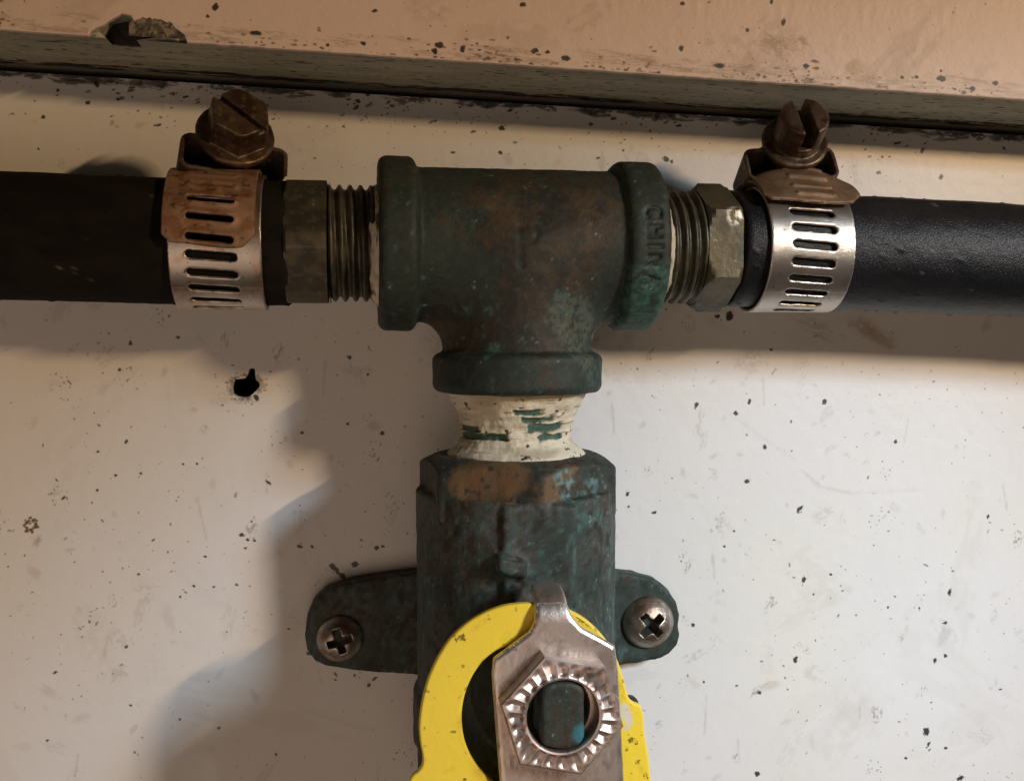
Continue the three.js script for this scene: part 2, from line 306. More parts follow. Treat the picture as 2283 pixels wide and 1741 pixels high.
const wallMat = new THREE.MeshPhysicalMaterial({ map: wallSheet.tex(THREE.MirroredRepeatWrapping), roughness: 0.42, bumpMap: paintBump, bumpScale: 0.000045 });
const coreMat = new THREE.MeshStandardMaterial({ color: new THREE.Color(0.035, 0.026, 0.018), roughness: 0.95, bumpMap: grainTex(9), bumpScale: 0.0006 });
function shape(pts) { const s = new THREE.Shape(); pts.forEach(([x, y], i) => i ? s.lineTo(x, y) : s.moveTo(x, y)); s.closePath(); return s; }
const px2 = (list, z) => list.map(([x, y]) => { const p = P(x, y, z); return [p.x, p.y]; });
{
  const g = thing('back_panel', 'white painted back panel speckled with mould, behind the fittings', 'panel', [0, 0, 0]); g.userData.kind = 'structure';
  const X = 620, outline = [[-X, -520], [X, -520], [X, ledgeY(X) - 1.8], [-X, ledgeY(-X) - 1.8]], s = shape(outline);
  const ring = px2([[523, 855], [527, 848], [545, 846], [551, 838], [553, 829], [558, 826], [564, 828], [565, 840], [566, 849], [572, 854], [573, 861], [568, 868], [560, 876], [553, 882], [541, 883], [530, 881], [522, 876], [521, 864]], 0);
  { const c = P(546, 862, 0); ring.forEach((q) => { q[0] = c.x + (q[0] - c.x) * 1.2; q[1] = c.y + (q[1] - c.y) * 1.15; }); }
  const hole = new THREE.Path(); ring.forEach(([x, y], i) => i ? hole.lineTo(x, y) : hole.moveTo(x, y)); hole.closePath(); s.holes.push(hole);
  const e = new THREE.ExtrudeGeometry(s, { depth: 3, bevelEnabled: false }); e.translate(0, 0, -3);
  part('paint_face', e, wallMat, g);
  const s2 = shape(outline.map(([x, y]) => [x, y])); const h2 = new THREE.Path(); ring.forEach(([x, y], i) => { const q = ring[0], c = P(546, 862, 0), a = c.x + (x - c.x) * 1.05, b = c.y + (y - c.y) * 1.05; i ? h2.lineTo(a, b) : h2.moveTo(a, b); }); h2.closePath(); s2.holes.push(h2);
  const e2 = new THREE.ExtrudeGeometry(s2, { depth: 14, bevelEnabled: false }); e2.translate(0, 0, -17.02);
  part('board_core', e2, coreMat, g);
  const bk = new THREE.BoxGeometry(2 * X, 700, 4); bk.translate(0, -110, -30); part('backing', bk, coreMat, g);
}
// ---------------------------------------------------------------- the ledge board above
const boardZ = 30;
const boardSheet = new Sheet(-100, 40, 220, 140, 2048, 640, (x, y) => {
  const m = fbm(x * 0.03, y * 0.03, 31.3, 4) - 0.5, f = fbm(x * 0.5, y * 0.5, 14.4, 3) - 0.5, g = 1 + m * 0.16 + f * 0.05;
  return [0.68 * g, 0.555 * g, 0.475 * g * (1 + m * 0.1)];
});
{
  const sh = boardSheet, at = (px, py, r, o, col = MOULD, al = 0.95) => { const p = P(px, py, boardZ); sh.blob(p.x, p.y, r / 15, col, al, o); };
  for (let i = 0; i < 1000; i++) { const x = -95 + rnd() * 310, y = 45 + rnd() * 90; if (fbm(x * 0.06, y * 0.06, 60, 3) < 0.3 + rnd() * 0.3) continue; const k = rnd(); sh.blob(x, y, 0.06 + 0.15 * k * k, rnd() < 0.2 ? [0.62, 0.54, 0.45] : rnd() < 0.5 ? RUSTY : MOULD, 0.35 + rnd() * 0.5, { el: 1 + rnd() * 1.4, ang: rnd() * 3 }); }
  for (let i = 0; i < 560; i++) { const x = -95 + rnd() * 310, d = -Math.log(1 - rnd() * 0.98) * 1.5, y = ledgeY(x) + 0.2 + d; if (fbm(x * 0.08, 3, 60, 3) < 0.3 + rnd() * 0.25) continue; sh.blob(x, y, 0.07 + rnd() * 0.27, rnd() < 0.3 ? RUSTY : MOULD, 0.5 + rnd() * 0.4, { el: 1 + rnd() * 2, ang: -0.03, rag: 0.8 }); }
  for (let i = 0; i < 90; i++) { const x = -95 + rnd() * 310, y = ledgeY(x) + 0.6 + rnd() * 3.5; sh.blob(x, y, 0.3 + rnd() * 0.5, [0.26, 0.19, 0.14], 0.35, { el: 4 + rnd() * 9, ang: -0.03 - rnd() * 0.06, rag: 0.9, holes: 0.5, soft: 0.3 }); }
  for (let i = 0; i < 30; i++) sh.blob(-95 + rnd() * 310, 55 + rnd() * 70, 1.5 + rnd() * 4, [0.36, 0.27, 0.2], 0.16 + rnd() * 0.16, { el: 1 + rnd() * 3, ang: rnd(), rag: 0.8, holes: 0.5, soft: 0.3 });
  for (const [px, py, r, el, ang] of [[1521, 8, 7], [1747, 50, 8, 1.6, 1.4], [1667, 67, 6], [1167, 10, 8, 1.4, 0.2], [1192, 114, 9, 1.3, 0.4], [1221, 116, 7], [1261, 129, 9, 1.6, 0], [2099, 175, 11, 1.3, 0], [2099, 158, 5], [1798, 148, 8, 1.6, 0.2], [1721, 4, 6, 1.2, 1.4], [480, 15, 8, 1.5, 0.8], [462, 36, 6], [835, 24, 6, 1.5, 0.1], [970, 118, 6], [978, 100, 9, 1.8, 0], [968, 113, 8], [1030, 108, 9, 1.3, 1.2], [730, 100, 5], [810, 97, 6, 1.6, 0], [570, 73, 7, 2.5, 0], [1605, 146, 8, 2.5, 0], [1520, 108, 9, 1.3, 1.4], [2170, 198, 8, 1.6, 0.1], [2220, 185, 9], [2012, 172, 6], [2045, 172, 6]])
    at(px, py, r, { el: el || 1.1, ang: ang || 0, rag: 0.6 });
  at(1905, 152, 26, { el: 1.2, rag: 0.35, soft: 0.3 }, [0.42, 0.29, 0.12], 0.5);
  for (let i = 0; i < 20; i++) at(1690 + rnd() * 130, 85 + rnd() * 40, 8 + rnd() * 12, { el: 2, ang: -0.4, rag: 0.9, holes: 0.5, soft: 0.4 }, [0.3, 0.22, 0.16], 0.3);
}
const boardMat = new THREE.MeshPhysicalMaterial({ map: boardSheet.tex(THREE.MirroredRepeatWrapping), roughness: 0.5, bumpMap: grainTex(20), bumpScale: 0.0001 });
{
  // plywood edge: grain drawn out along the board, grey-green mould on it
  const edge = new Sheet(-100, -12, 220, 32, 2048, 280, (x, z) => {
    const gr = fbm(x * 0.07, z * 1.3, 3.3, 4), gl = fbm(x * 0.03, z * 0.35, 8.3, 3), st = fbm(x * 0.22, z * 1.0, 5, 4);
    let c = mix3([0.36, 0.35, 0.27], [0.46, 0.45, 0.36], gr); c = mix3(c, [0.30, 0.32, 0.25], sm(0.45, 0.6, gl) * 0.6);
    return mix3(c, [0.20, 0.18, 0.14], sm(0.54, 0.76, st) * 0.45);
  });
  for (let i = 0; i < 620; i++) edge.blob(-100 + rnd() * 320, rnd() * 30, 0.12 + rnd() * 0.45, MOULD, 0.4 + rnd() * 0.4, { el: 1 + rnd() * 2, ang: 0, rag: 0.9 });
  for (let i = 0; i < 220; i++) edge.blob(-100 + rnd() * 320, rnd() * 3.5, 0.4 + rnd() * 0.7, MOULD, 0.8, { el: 2 + rnd() * 4, rag: 0.8, holes: 0.35 });
  const edgeMat = new THREE.MeshStandardMaterial({ map: edge.tex(THREE.MirroredRepeatWrapping), roughness: 0.9, bumpMap: grainTex(12), bumpScale: 0.0003 });
  const g = thing('ledge_board', 'tan painted ledge board with mouldy plywood edge and chipped corner, above the hoses', 'board', [0, 60, 0]); g.userData.kind = 'structure';
  const X = 620, T = 1.6;
  // painted face with the broken bite at its lower edge
  const bite = px2([[200, 70], [212, 62], [228, 56], [240, 47], [256, 38], [270, 30], [290, 34], [300, 52], [318, 66], [340, 72], [372, 70], [392, 64], [410, 76]], boardZ);
  const low = []; for (let i = 0; i <= 240; i++) { const x = -X + 2 * X * i / 240; low.push([x, ledgeY(x) + (fbm(x * 0.15, 1, 5, 4) - 0.5) * 0.5]); }
  const b0 = bite[0][0], b1 = bite[bite.length - 1][0], fineLow = [];
  for (const q of low) if (q[0] < b0 - 1) fineLow.push(q);
  for (let x = b0 - 20; x < b0; x += 0.7) if (x > fineLow[fineLow.length - 1][0]) fineLow.push([x, ledgeY(x) + (fbm(x * 0.8, 1, 5, 3) - 0.5) * 0.25]);
  fineLow.push(...bite);
  const rest = []; for (let x = b1 + 0.5; x < 230; x += 0.7) rest.push([x, ledgeY(x) + (fbm(x * 0.8, 1, 5, 3) - 0.5) * 0.28]);
  fineLow.push(...rest); for (const q of low) if (q[0] > 231) fineLow.push(q);
  const face = new THREE.ExtrudeGeometry(shape([...fineLow, [X, 420], [-X, 420]]), { depth: T - 0.6, bevelEnabled: true, bevelThickness: 0.3, bevelSize: 0.3, bevelOffset: -0.3, bevelSegments: 2 });
  face.translate(0, 0, boardZ - T + 0.3); part('painted_face', face, boardMat, g);
  // core, cut back behind the bite, with its underside as the visible mouldy edge
  const cut = px2([[232, 84], [243, 74], [268, 68], [300, 80], [300, 96]], boardZ);
  const mk = (z0, z1, pts) => {
    const e = new THREE.ExtrudeGeometry(shape(pts), { depth: z1 - z0, bevelEnabled: false }); e.translate(0, 0, z0);
    const p = e.attributes.position, n = e.attributes.normal, uv = e.attributes.uv;
    for (let i = 0; i < p.count; i++) if (Math.abs(n.getY(i)) > 0.3) uv.setXY(i, p.getX(i), p.getZ(i));
    return e;
  };
  const lowX = [-X, X].map((x) => [x, ledgeY(x) + 0.15]);
  const c0 = cut[0][0], c1 = cut[cut.length - 1][0];
  const core = mk(-9, boardZ - T - 6, [lowX[0], lowX[1], [X, 420], [-X, 420]]);
  const core2 = mk(boardZ - T - 6.001, boardZ - T - 0.001, [lowX[0], [c0, ledgeY(c0) + 0.15], [c0 - 1.6, ledgeY(c0) + 1.6], [c0 + 0.4, ledgeY(c0) + 4.5], [c0 + 4, ledgeY(c0) + 5.4], [c1 + 6, ledgeY(c1) + 3.9], [c1 + 9, ledgeY(c1) + 1.6], [c1, ledgeY(c1) + 0.15], lowX[1], [X, 420], [-X, 420]]);
  part('plywood_edge', mergeGeometries([core, core2]), edgeMat, g);
  const rot = new THREE.ExtrudeGeometry(shape([[c0 - 3, ledgeY(c0) + 0.3], [c1 + 14, ledgeY(c1) + 0.3], [c1 + 10, ledgeY(c1) + 5.5], [c0 + 1, ledgeY(c0) + 6.2], [c0 - 3, ledgeY(c0) + 3]]), { depth: 0.5, bevelEnabled: false });
  rot.translate(0, 0, boardZ - T - 5.9); part('rotten_core', rot, coreMat, g, 'black rotten wood in the chipped corner');
  // the lifted flap of paint skin by the bite
  const q0 = P(286, 30, boardZ), q1 = P(410, 86, boardZ), W = q1.x - q0.x, H = q0.y - q1.y;
  const fl = new THREE.PlaneGeometry(W, H, 60, 26), fp = fl.attributes.position;
  for (let i = 0; i < fp.count; i++) {
    let u = fp.getX(i) / W + 0.5, v = 0.5 + fp.getY(i) / H; const lim = 1 - Math.pow(Math.abs(u - 0.42) / 0.58, 2.2);
    const top = 0.12 + 0.88 * clamp(lim) + (fbm(u * 9, 2, 9, 4) - 0.5) * 0.7 * sm(0, 0.2, u), y = (v * top) * H - H / 2;
    fp.setXYZ(i, fp.getX(i) + q0.x + W / 2, y + (q0.y + q1.y) / 2 - (u - 0.5) * 0.35, boardZ + 0.05 + (fbm(u * 9, v * 5, 7, 4) - 0.32) * 0.3 * Math.sin(v * Math.PI * 0.8 + 0.4) - 0.25 * sm(0.75, 1, v));
  }
  fl.computeVertexNormals();
  paint(fl, (x, y, z) => { const n = fbm(x * 0.9, y * 0.9, 3, 4), m = fbm(x * 2.2, y * 1.6, 13, 3); return mix3(mix3([0.24, 0.20, 0.155], [0.09, 0.078, 0.062], sm(0.36, 0.6, n)), [0.03, 0.026, 0.02], sm(0.58, 0.70, m) * 0.9); });
  part('paint_flap', fl, new THREE.MeshStandardMaterial({ vertexColors: true, roughness: 0.85, side: THREE.DoubleSide }), g, 'crinkled lifted flap of grey paint');
}

// ---------------------------------------------------------------- metal with verdigris
const BROWN = [0.040, 0.031, 0.017], DARK = [0.021, 0.022, 0.016], GREEN = [0.020, 0.036, 0.028], TEAL = [0.045, 0.10, 0.082], PALE = [0.20, 0.24, 0.21], COPPER = [0.085, 0.055, 0.026];
function patina(x, y, z, b = {}) {
  const { green = 0, copper = 0, teal = 0, grey = 0 } = b;
  const n1 = fbm(x * 0.07, y * 0.07, z * 0.07, 4), n2 = fbm(x * 0.22 + 9, y * 0.22, z * 0.22, 4), n3 = fbm(x * 0.8, y * 0.8, z * 0.8 + 5, 4), n4 = vn(x * 2.3, y * 2.3, z * 2.3), n5 = fbm(x * 0.45, y * 0.45 + 30, z * 0.45, 4);
  let c = mix3(BROWN, DARK, sm(0.38, 0.6, n2));
  c = mix3(c, [0.070, 0.070, 0.064], grey * sm(0.32, 0.6, n3));
  c = mix3(c, COPPER, sm(0.56, 0.72, n5 + copper * 0.3) * 0.45 * (0.4 + copper));
  c = mix3(c, GREEN, sm(0.46, 0.60, n1 * 0.6 + n3 * 0.4 + green * 0.2 - 0.06) * 0.85);
  c = mix3(c, TEAL, sm(0.63, 0.77, n3 * 0.55 + n2 * 0.45 + teal * 0.22 + green * 0.03) * 0.75);
  c = mix3(c, PALE, sm(0.75, 0.88, n4 * 0.6 + n3 * 0.4 + teal * 0.06) * 0.75);
  const n6 = vn(x * 3.4 + 50, y * 3.4, z * 3.4), k = 0.62 + 0.5 * n4 * n3 * 2 + 0.32 * n6 * n6; return [c[0] * k, c[1] * k, c[2] * k];
}
const near = (p, x, y, z, r) => { const d = Math.hypot(p[0] - x, p[1] - y, p[2] - z) / r + (fbm(p[0] * 0.3, p[1] * 0.3, p[2] * 0.3, 3) - 0.5) * 1.1; return 1 - sm(0.7, 1.1, d); };
const bronzeMat = new THREE.MeshPhysicalMaterial({ vertexColors: true, roughness: 0.66, metalness: 0.1, bumpMap: fineTex(15), bumpScale: 0.00005 });
const castNoise = (x, y, z) => (fbm(x * 0.3, y * 0.3, z * 0.3, 3) - 0.5) * 0.36 + (vn(x * 1.2, y * 1.2, z * 1.2) - 0.5) * 0.1;

// ---------------------------------------------------------------- the tee
const TX = 35.3, TY = 19.3, TZ = 30, TL = -31, TR = 30.7, TB = -32.7;
{
  // letters C H I N A cut round the collar: u runs down the collar, v along its axis
  const glyph = { C: [[1.1, 2.8, 0.3, 3.2], [0.3, 3.2, -0.6, 3.2], [-0.6, 3.2, -1.1, 2.5], [-1.1, 2.5, -1.1, 0.8], [-1.1, 0.8, -0.6, 0], [-0.6, 0, 0.3, 0], [0.3, 0, 1.1, 0.5]], H: [[-1.1, 0, -1.1, 3.2], [1.1, 0, 1.1, 3.2], [-1.1, 1.6, 1.1, 1.6]], I: [[0, 0, 0, 3.4]], N: [[-1.1, 0, -1.1, 3.2], [-1.1, 3.2, 1.1, 0], [1.1, 0, 1.1, 3.2]], A: [[-1.2, 0, 0, 3.3], [0, 3.3, 1.2, 0], [-0.7, 1.2, 0.7, 1.2]] };
  const strokes = []; const R = 19;
  [['C', 472], ['H', 515], ['I', 549], ['N', 583], ['A', 625]].forEach(([ch, py]) => {
    const y = P(1455, py, TZ + R).y - TY, x = P(1444, py, TZ + R).x, u0 = -Math.asin(clamp(y / R, -1, 1)) * R;
    for (const [a, b, c, d] of glyph[ch]) strokes.push([u0 + a, x + b, u0 + c, x + d]);
  });
  const mk = (px, py) => { const p = P(px, py, TZ + 17); return [p.x, p.y]; };
  const mark = [[1156, 505], [1160, 592], null, [1156, 505], [1190, 506], null, [1190, 506], [1197, 522], null, [1197, 522], [1186, 536], null, [1186, 536], [1164, 540]], ms = [];
  for (let i = 0; i < mark.length; i += 3) ms.push([...mk(...mark[i]), ...mk(...mark[i + 1])]);
  const f = (wx, wy, wz) => {
    const x = wx - TX, y = wy - TY, z = wz - TZ, rr = Math.hypot(y, z), rb = Math.hypot(x, z);
    let run = cyl(rr, x, 16.8, TL + 1, TR - 1, 0.5), br = cyl(rb, y, 16.7, TB + 1, 0, 0.5);
    let d = smin(run, br, 7.5);
    d = smin(d, cyl(rr, x, 19.05, TL, TL + 8.2, 1.9), 1.1); d = smin(d, cyl(rr, x, 19.0, TR - 9.4, TR, 2.1), 1.1); d = smin(d, cyl(rb, y, 19.05, TB, TB + 8.8, 1.8), 1.1);
    if (Math.abs(d) < 2) {
      d += castNoise(wx, wy, wz);
      if (x > TR - 10 && z > 0 && rr > 17) { const u = -Math.asin(clamp(y / rr, -1, 1)) * R; let s = 9; for (const q of strokes) s = Math.min(s, segD(u, wx, ...q)); d += 0.6 * (1 - sm(0.12, 0.42, s)); }
      if (z > 10 && Math.abs(x) < 10) { let s = 9; for (const q of ms) s = Math.min(s, segD(wx, wy, ...q)); d += 0.27 * (1 - sm(0.2, 1.2, s + (fbm(wx * 0.6, wy * 0.6, 3, 2) - 0.4) * 0.9)); }
    }
    return d;
  };
  const geo = netGeo([TX + TL - 2, TY + TB - 2, TZ - 21], [TX + TR + 2, TY + 21, TZ + 21], 0.42, f);
  paint(boxUv(geo), (x, y, z) => {
    const p = [x, y, z], X = x - TX, Y = y - TY;
    const rc = sm(TR - 10.5, TR - 9, X);
    const mid = Math.max(near(p, TX + 4, TY + 2, TZ + 16, 19), near(p, TX + 2, TY - 20, TZ + 16, 8)); let green = 0.62 - 0.5 * mid, copper = 0.1 * mid - 0.1, teal = 0.04;
    green += 0.9 * near(p, TX + 30, TY - 14, TZ + 10, 13) * rc + 0.5 * near(p, TX + 9, TY - 17, TZ + 15, 9) + 0.55 * near(p, TX + 15, TY - 28, TZ + 14, 9) + 0.5 * near(p, TX - 28, TY - 8, TZ + 14, 12) + 0.4 * near(p, TX - 14, TY - 10, TZ + 15, 8) + 0.5 * near(p, TX - 6, TY - 29, TZ + 16, 10) + 0.35 * rc;
    teal += 0.75 * near(p, TX + 31, TY - 15, TZ + 10, 12) * rc + 0.5 * near(p, TX + 10, TY - 14, TZ + 16, 6) + 0.45 * near(p, TX + 16, TY - 27, TZ + 12, 6);
    copper += 0.8 * near(p, TX + 18, TY + 4, TZ + 16, 9) + 0.6 * near(p, TX - 10, TY + 3, TZ + 16, 9) + 0.6 * near(p, TX - 2, TY + 6, TZ + 16, 6) + 0.5 * near(p, TX + 6, TY - 6, TZ + 16, 6) + 0.5 * near(p, TX + 23.5, TY + 4, TZ + 16, 5);
    if (Y < TB + 9) green += 0.25;
    let c = patina(x, y, z, { green, copper: copper - 0.2 * rc, teal });
    const gr = fbm(x * 1.3, y * 1.3, z * 1.3, 3), crust = rc * near(p, TX + 29, TY - 13.5, TZ + 11, 11.5) * sm(0.34, 0.5, gr);
    c = mix3(c, mix3([0.020, 0.060, 0.045], [0.05, 0.125, 0.095], sm(0.45, 0.65, gr)), crust * 0.9);
    const grey = Math.max(near(p, TX + 10, TY - 16, TZ + 15, 7), near(p, TX + 13, TY - 22, TZ + 14, 6)) * sm(0.36, 0.56, gr);
    return mix3(c, [0.085, 0.098, 0.072], grey * 0.75);
  });
  const pcs = split(geo, (x, y) => x - TX < TL + 8.9 ? 'a' : x - TX > TR - 10 ? 'b' : y - TY < TB + 9.4 ? 'c' : 'body');
  const t = thing('tee_fitting', 'corroded bronze pipe tee with thick collars joining the two black hoses', 'pipe fitting', [TX, TY, TZ]);
  part('body', pcs.body, bronzeMat, t, 'brown tee body with cast mark'); part('collar', pcs.a, bronzeMat, t); part('collar', pcs.b, bronzeMat, t, 'green stained collar lettered CHINA'); part('collar', pcs.c, bronzeMat, t);
}

// ---------------------------------------------------------------- threads and paste
const PITCH = 2.25;
function threadGeo(axis, c, t0, t1, R, taper, depth = 1.05) {
  return turned({ axis, c, rows: steps(t0, t1, Math.round(Math.abs(t1 - t0) / PITCH * 12)), na: 120, r: (a, t) => { const q = ((t / PITCH + a / 6.28318) % 1 + 1) % 1, tri = Math.abs(q * 2 - 1); return R + taper * (t - t0) - depth * sm(0.12, 0.88, tri) + (fbm(a * 9, t * 2, 3, 2) - 0.5) * 0.12; } });
}
const brassMat = new THREE.MeshPhysicalMaterial({ vertexColors: true, roughness: 0.45, metalness: 0.5, bumpMap: fineTex(10), bumpScale: 0.00003 });
const pasteMat = new THREE.MeshPhysicalMaterial({ vertexColors: true, roughness: 0.55, bumpMap: fineTex(9), bumpScale: 0.0001 });
const OLIVE = [0.10, 0.085, 0.05];
const brassTone = (x, y, z) => { const n = fbm(x * 0.3, y * 0.3, z * 0.3 + 3, 4), m = fbm(x * 1.1, y * 1.1, z * 1.1, 3), v = vn(x * 2.2, y * 2.2, z * 2.2); let c = mix3(OLIVE, [0.055, 0.05, 0.036], sm(0.4, 0.6, n)); c = mix3(c, [0.09, 0.12, 0.085], sm(0.55, 0.7, m) * 0.7); return mix3(c, [0.5, 0.47, 0.36], sm(0.86, 0.95, v * 0.7 + m * 0.3)); };
const CREAM = [0.66, 0.60, 0.45];
function adapter(label, hex, th, phi, R, ringAt, dir, flat) {
  const t = thing('hose_adapter', label, 'pipe fitting', [(hex[0] + hex[1]) / 2, TY, TZ]);
  const c = [0, TY, TZ], lo = Math.min(...hex), hi = Math.max(...hex);
  const h = turned({ axis: 'x', c, na: 240, crease: 0.45, rows: [lo, lo, lo + 0.5, lo + 1.4, ...steps(lo + 2, hi - 2, 14), hi - 1.4, hi - 0.5, hi, hi], r: (a, tt, i) => {
    const e = Math.min(tt - lo, hi - tt), q = hexR(a, R, phi); if ((i === 0) || (tt === hi && e === 0 && i === 21)) return 8; return Math.min(q, R * 0.90 + e * 1.15, flat ? 99 : R * 0.945) + (fbm(a * 5, tt * 0.6, 3, 3) - 0.5) * 0.12; } });
  paint(h, (x, y, z) => { let k = brassTone(x, y, z); if (flat) { const q = near([x, y, z], xa(1602), TY + 6.5, TZ + 13, 2.6); k = mix3(k, [0.12, 0.09, 0.042], 0.6 * sm(0.4, 0.6, fbm(x * 0.2, y * 0.2, 5, 3))); k = mix3(k, [0.66, 0.6, 0.48], q * sm(0.42, 0.55, fbm(x, y, z, 3))); } return k; });
  part('hex_body', h, brassMat, t);
  const tg = threadGeo('x', c, th[0], th[1], R * (flat ? 0.875 : 0.845), 0); paint(tg, (x, y, z) => brassTone(x, y, z)); part('thread', tg, brassMat, t);
  // thread paste squeezed out at the tee
  const n0 = ringAt, rows = steps(0, 1, 14);
  const ps = turned({ axis: 'x', c, na: 200, rows, r: (a, s) => {
    const up = Math.sin(a), thick = (flat ? 0.8 : 1.9) * (0.35 + 0.65 * sm(-0.9, 0.5, -up + (fbm(Math.cos(a) * 2, Math.sin(a) * 2, 4, 3) - 0.5) * 2.2)), w = (flat ? 3.0 : 2.2) * (0.5 + fbm(Math.cos(a) * 2.6 + 7, Math.sin(a) * 2.6, 2, 3));
    return [R * (flat ? 0.84 : 0.80) + thick * Math.sin(Math.PI * Math.min(1, 0.34 + s * 0.66)) + (fbm(a * 8, s * 3, 6, 3) - 0.5) * 0.5, n0 + dir * (s * w - 0.5)];
  } });
  paint(ps, (x, y, z) => { const n = fbm(x * 0.6, y * 0.6, z * 0.6, 4), g = fbm(x * 1.5, y * 0.25, z * 0.4 + 8, 3); return mix3(mix3(CREAM, [0.42, 0.37, 0.24], sm(0.4, 0.7, n)), [0.09, 0.085, 0.05], flat ? sm(0.56, 0.64, g) : sm(0.6, 0.68, g)); });
  part('thread_paste', ps, pasteMat, t, 'dried cream thread paste');
  return t;
}
const xa = (px) => P(px, 548, TZ).x;
adapter('olive brass threaded hose adapter between tee and rusty-tailed clamp hose', [xa(640), xa(736)], [xa(733), TX + TL + 2], -0.03, 15.0, TX + TL, -1, false);
adapter('bright-faceted brass hex hose adapter with threads caked in pale paste', [xa(1542), xa(1619)], [TX + TR - 2, xa(1548)], Math.PI / 6, 14.7, TX + TR, 1, true);

// ---------------------------------------------------------------- hoses
const rubberMat = new THREE.MeshPhysicalMaterial({ vertexColors: true, roughness: 0.36, bumpMap: fineTex(13), bumpScale: 0.00009, specularIntensity: 0.5 });
const dullRubber = new THREE.MeshPhysicalMaterial({ vertexColors: true, roughness: 0.9, bumpMap: fineTex(11), bumpScale: 0.00015, specularIntensity: 0.3 });
function hose(label, pts, endX, mat, tone, fleck, dirEnd) {
  const far = pts[0][0] === endX ? pts[pts.length - 1] : pts[0];
  const curve = new THREE.CatmullRomCurve3(pts.map((p) => V(...p))), N = 260, rows = steps(0, 1, N);
  const t = thing('rubber_hose', label, 'hose', [(pts[0][0] + pts[pts.length - 1][0]) / 2, TY, TZ]);
  const len = curve.getLength(), rr = [-1, ...rows, 2];
  const ctr = (s) => { const q = curve.getPointAt(clamp(s)); return [q.x, q.y, q.z]; };
  const g = turned({ axis: 'x', c: [0, 0, 0], rows: rr, na: 150, centre: ctr, r: (a, s, i) => {
    if (i === 0 || i === rr.length - 1) return [9, 0];
    const e = Math.min(s, 1 - s) * len, x = ctr(s)[0], lump = (fbm(Math.cos(a) * 1.5 + x * 0.05, Math.sin(a) * 1.5, x * 0.06, 3) - 0.5) * 0.5 + (vn(Math.cos(a) * 14, Math.sin(a) * 14, x * 1.1) - 0.5) * 0.08;
    const bump = Math.max(0, vn(Math.cos(a) * 16 + 40, Math.sin(a) * 16, x * 1.2) - 0.88) * (fleck > 0.65 ? 5 : 3);
    return [13.35 - 0.7 * Math.pow(1 - clamp(e / 1.2), 2) + lump + bump, 0]; } });
  const p = g.attributes.position, uv = g.attributes.uv; for (let i = 0; i < p.count; i++) uv.setY(i, p.getX(i));
  paint(g, (x, y, z) => { const n = fbm(x * 0.1, y * 0.2, z * 0.2, 4), v = vn(x * 2.1, y * 2.1, z * 2.1), w = vn(x * 0.9, y * 1.2, z * 1.2 + 7); let c = mix3(tone, [tone[0] * 1.7, tone[1] * 1.55, tone[2] * 1.4], sm(0.42, 0.65, n)); c = mix3(c, [0.2, 0.18, 0.15], sm(0.955, 0.985, v) * fleck); return mix3(c, [0.003, 0.003, 0.003], sm(0.86, 0.93, w) * 0.8); });
  part('hose_wall', g, mat, t);
  return t;
}
const LE = xa(652), RE = xa(1618);
hose('brown-black rubber hose under the clamp with the long rusty tail', [[-260, 17.5, TZ + 1], [-150, 20.2, TZ], [-74, 20.1, TZ], [-41, 19.3, TZ], [LE, 19.1, TZ]], LE, dullRubber, [0.0085, 0.0075, 0.0065], 0.6, 1);
hose('blue-black rubber hose with sparkling sheen, under the bright steel clamp', [[RE, 19.2, TZ], [115, 18.5, TZ], [159, 17.0, TZ], [230, 12.5, TZ], [330, 2, TZ + 2]], RE, rubberMat, [0.0075, 0.008, 0.0095], 0.7, -1);

// ---------------------------------------------------------------- worm-drive clamps
const steelMat = new THREE.MeshPhysicalMaterial({ vertexColors: true, roughness: 0.34, metalness: 0.92, bumpMap: fineTex(8), bumpScale: 0.00003 });
const rustMat = new THREE.MeshPhysicalMaterial({ vertexColors: true, roughness: 0.5, metalness: 0.55, bumpMap: fineTex(8), bumpScale: 0.0001 });
const headMat = new THREE.MeshPhysicalMaterial({ vertexColors: true, roughness: 0.4, metalness: 0.75, bumpMap: fineTex(8), bumpScale: 0.00004 });
const STEEL = [0.54, 0.49, 0.43], RUST = [0.23, 0.10, 0.042], TARN = [0.30, 0.19, 0.12];
const steelTone = (x, y, z) => { const n = fbm(x * 0.2, y * 0.2, z * 0.2, 4), v = vn(x * 1.7, y * 1.7, z * 1.7); let c = mix3(STEEL, [0.44, 0.40, 0.35], sm(0.42, 0.62, n)); return mix3(c, [0.08, 0.05, 0.03], sm(0.90, 0.96, v)); };
const rustTone = (x, y, z, k = 1) => { const n = fbm(x * 0.16, y * 0.16, z * 0.16 + 6, 4), m = fbm(x * 0.5, y * 0.5, z * 0.5, 4), v = fbm(x * 0.9, y * 0.9, z * 0.9 + 4, 3); let c = mix3([0.44, 0.27, 0.18], TARN, sm(0.4, 0.65, n)); c = mix3(c, RUST, sm(0.52, 0.68, m) * k * 0.7); return mix3(c, [0.06, 0.026, 0.014], sm(0.66, 0.76, v) * k * 0.8); };
const headTone = (x, y, z) => { const n = fbm(x * 0.3, y * 0.3, z * 0.3 + 2, 4), m = fbm(x * 0.9, y * 0.9, z * 0.9, 3); return mix3(mix3([0.13, 0.095, 0.062], [0.075, 0.042, 0.03], sm(0.38, 0.6, n)), [0.22, 0.17, 0.10], sm(0.58, 0.72, m) * 0.7); };
function slotSd(s, x, pitch, len, hw, x0, slope) { const q = s + (x - x0) * slope; const k = Math.round(q / pitch), dq = q - k * pitch; return Math.hypot(Math.max(Math.abs(x - x0) - len / 2 + hw, 0), dq) - hw; }
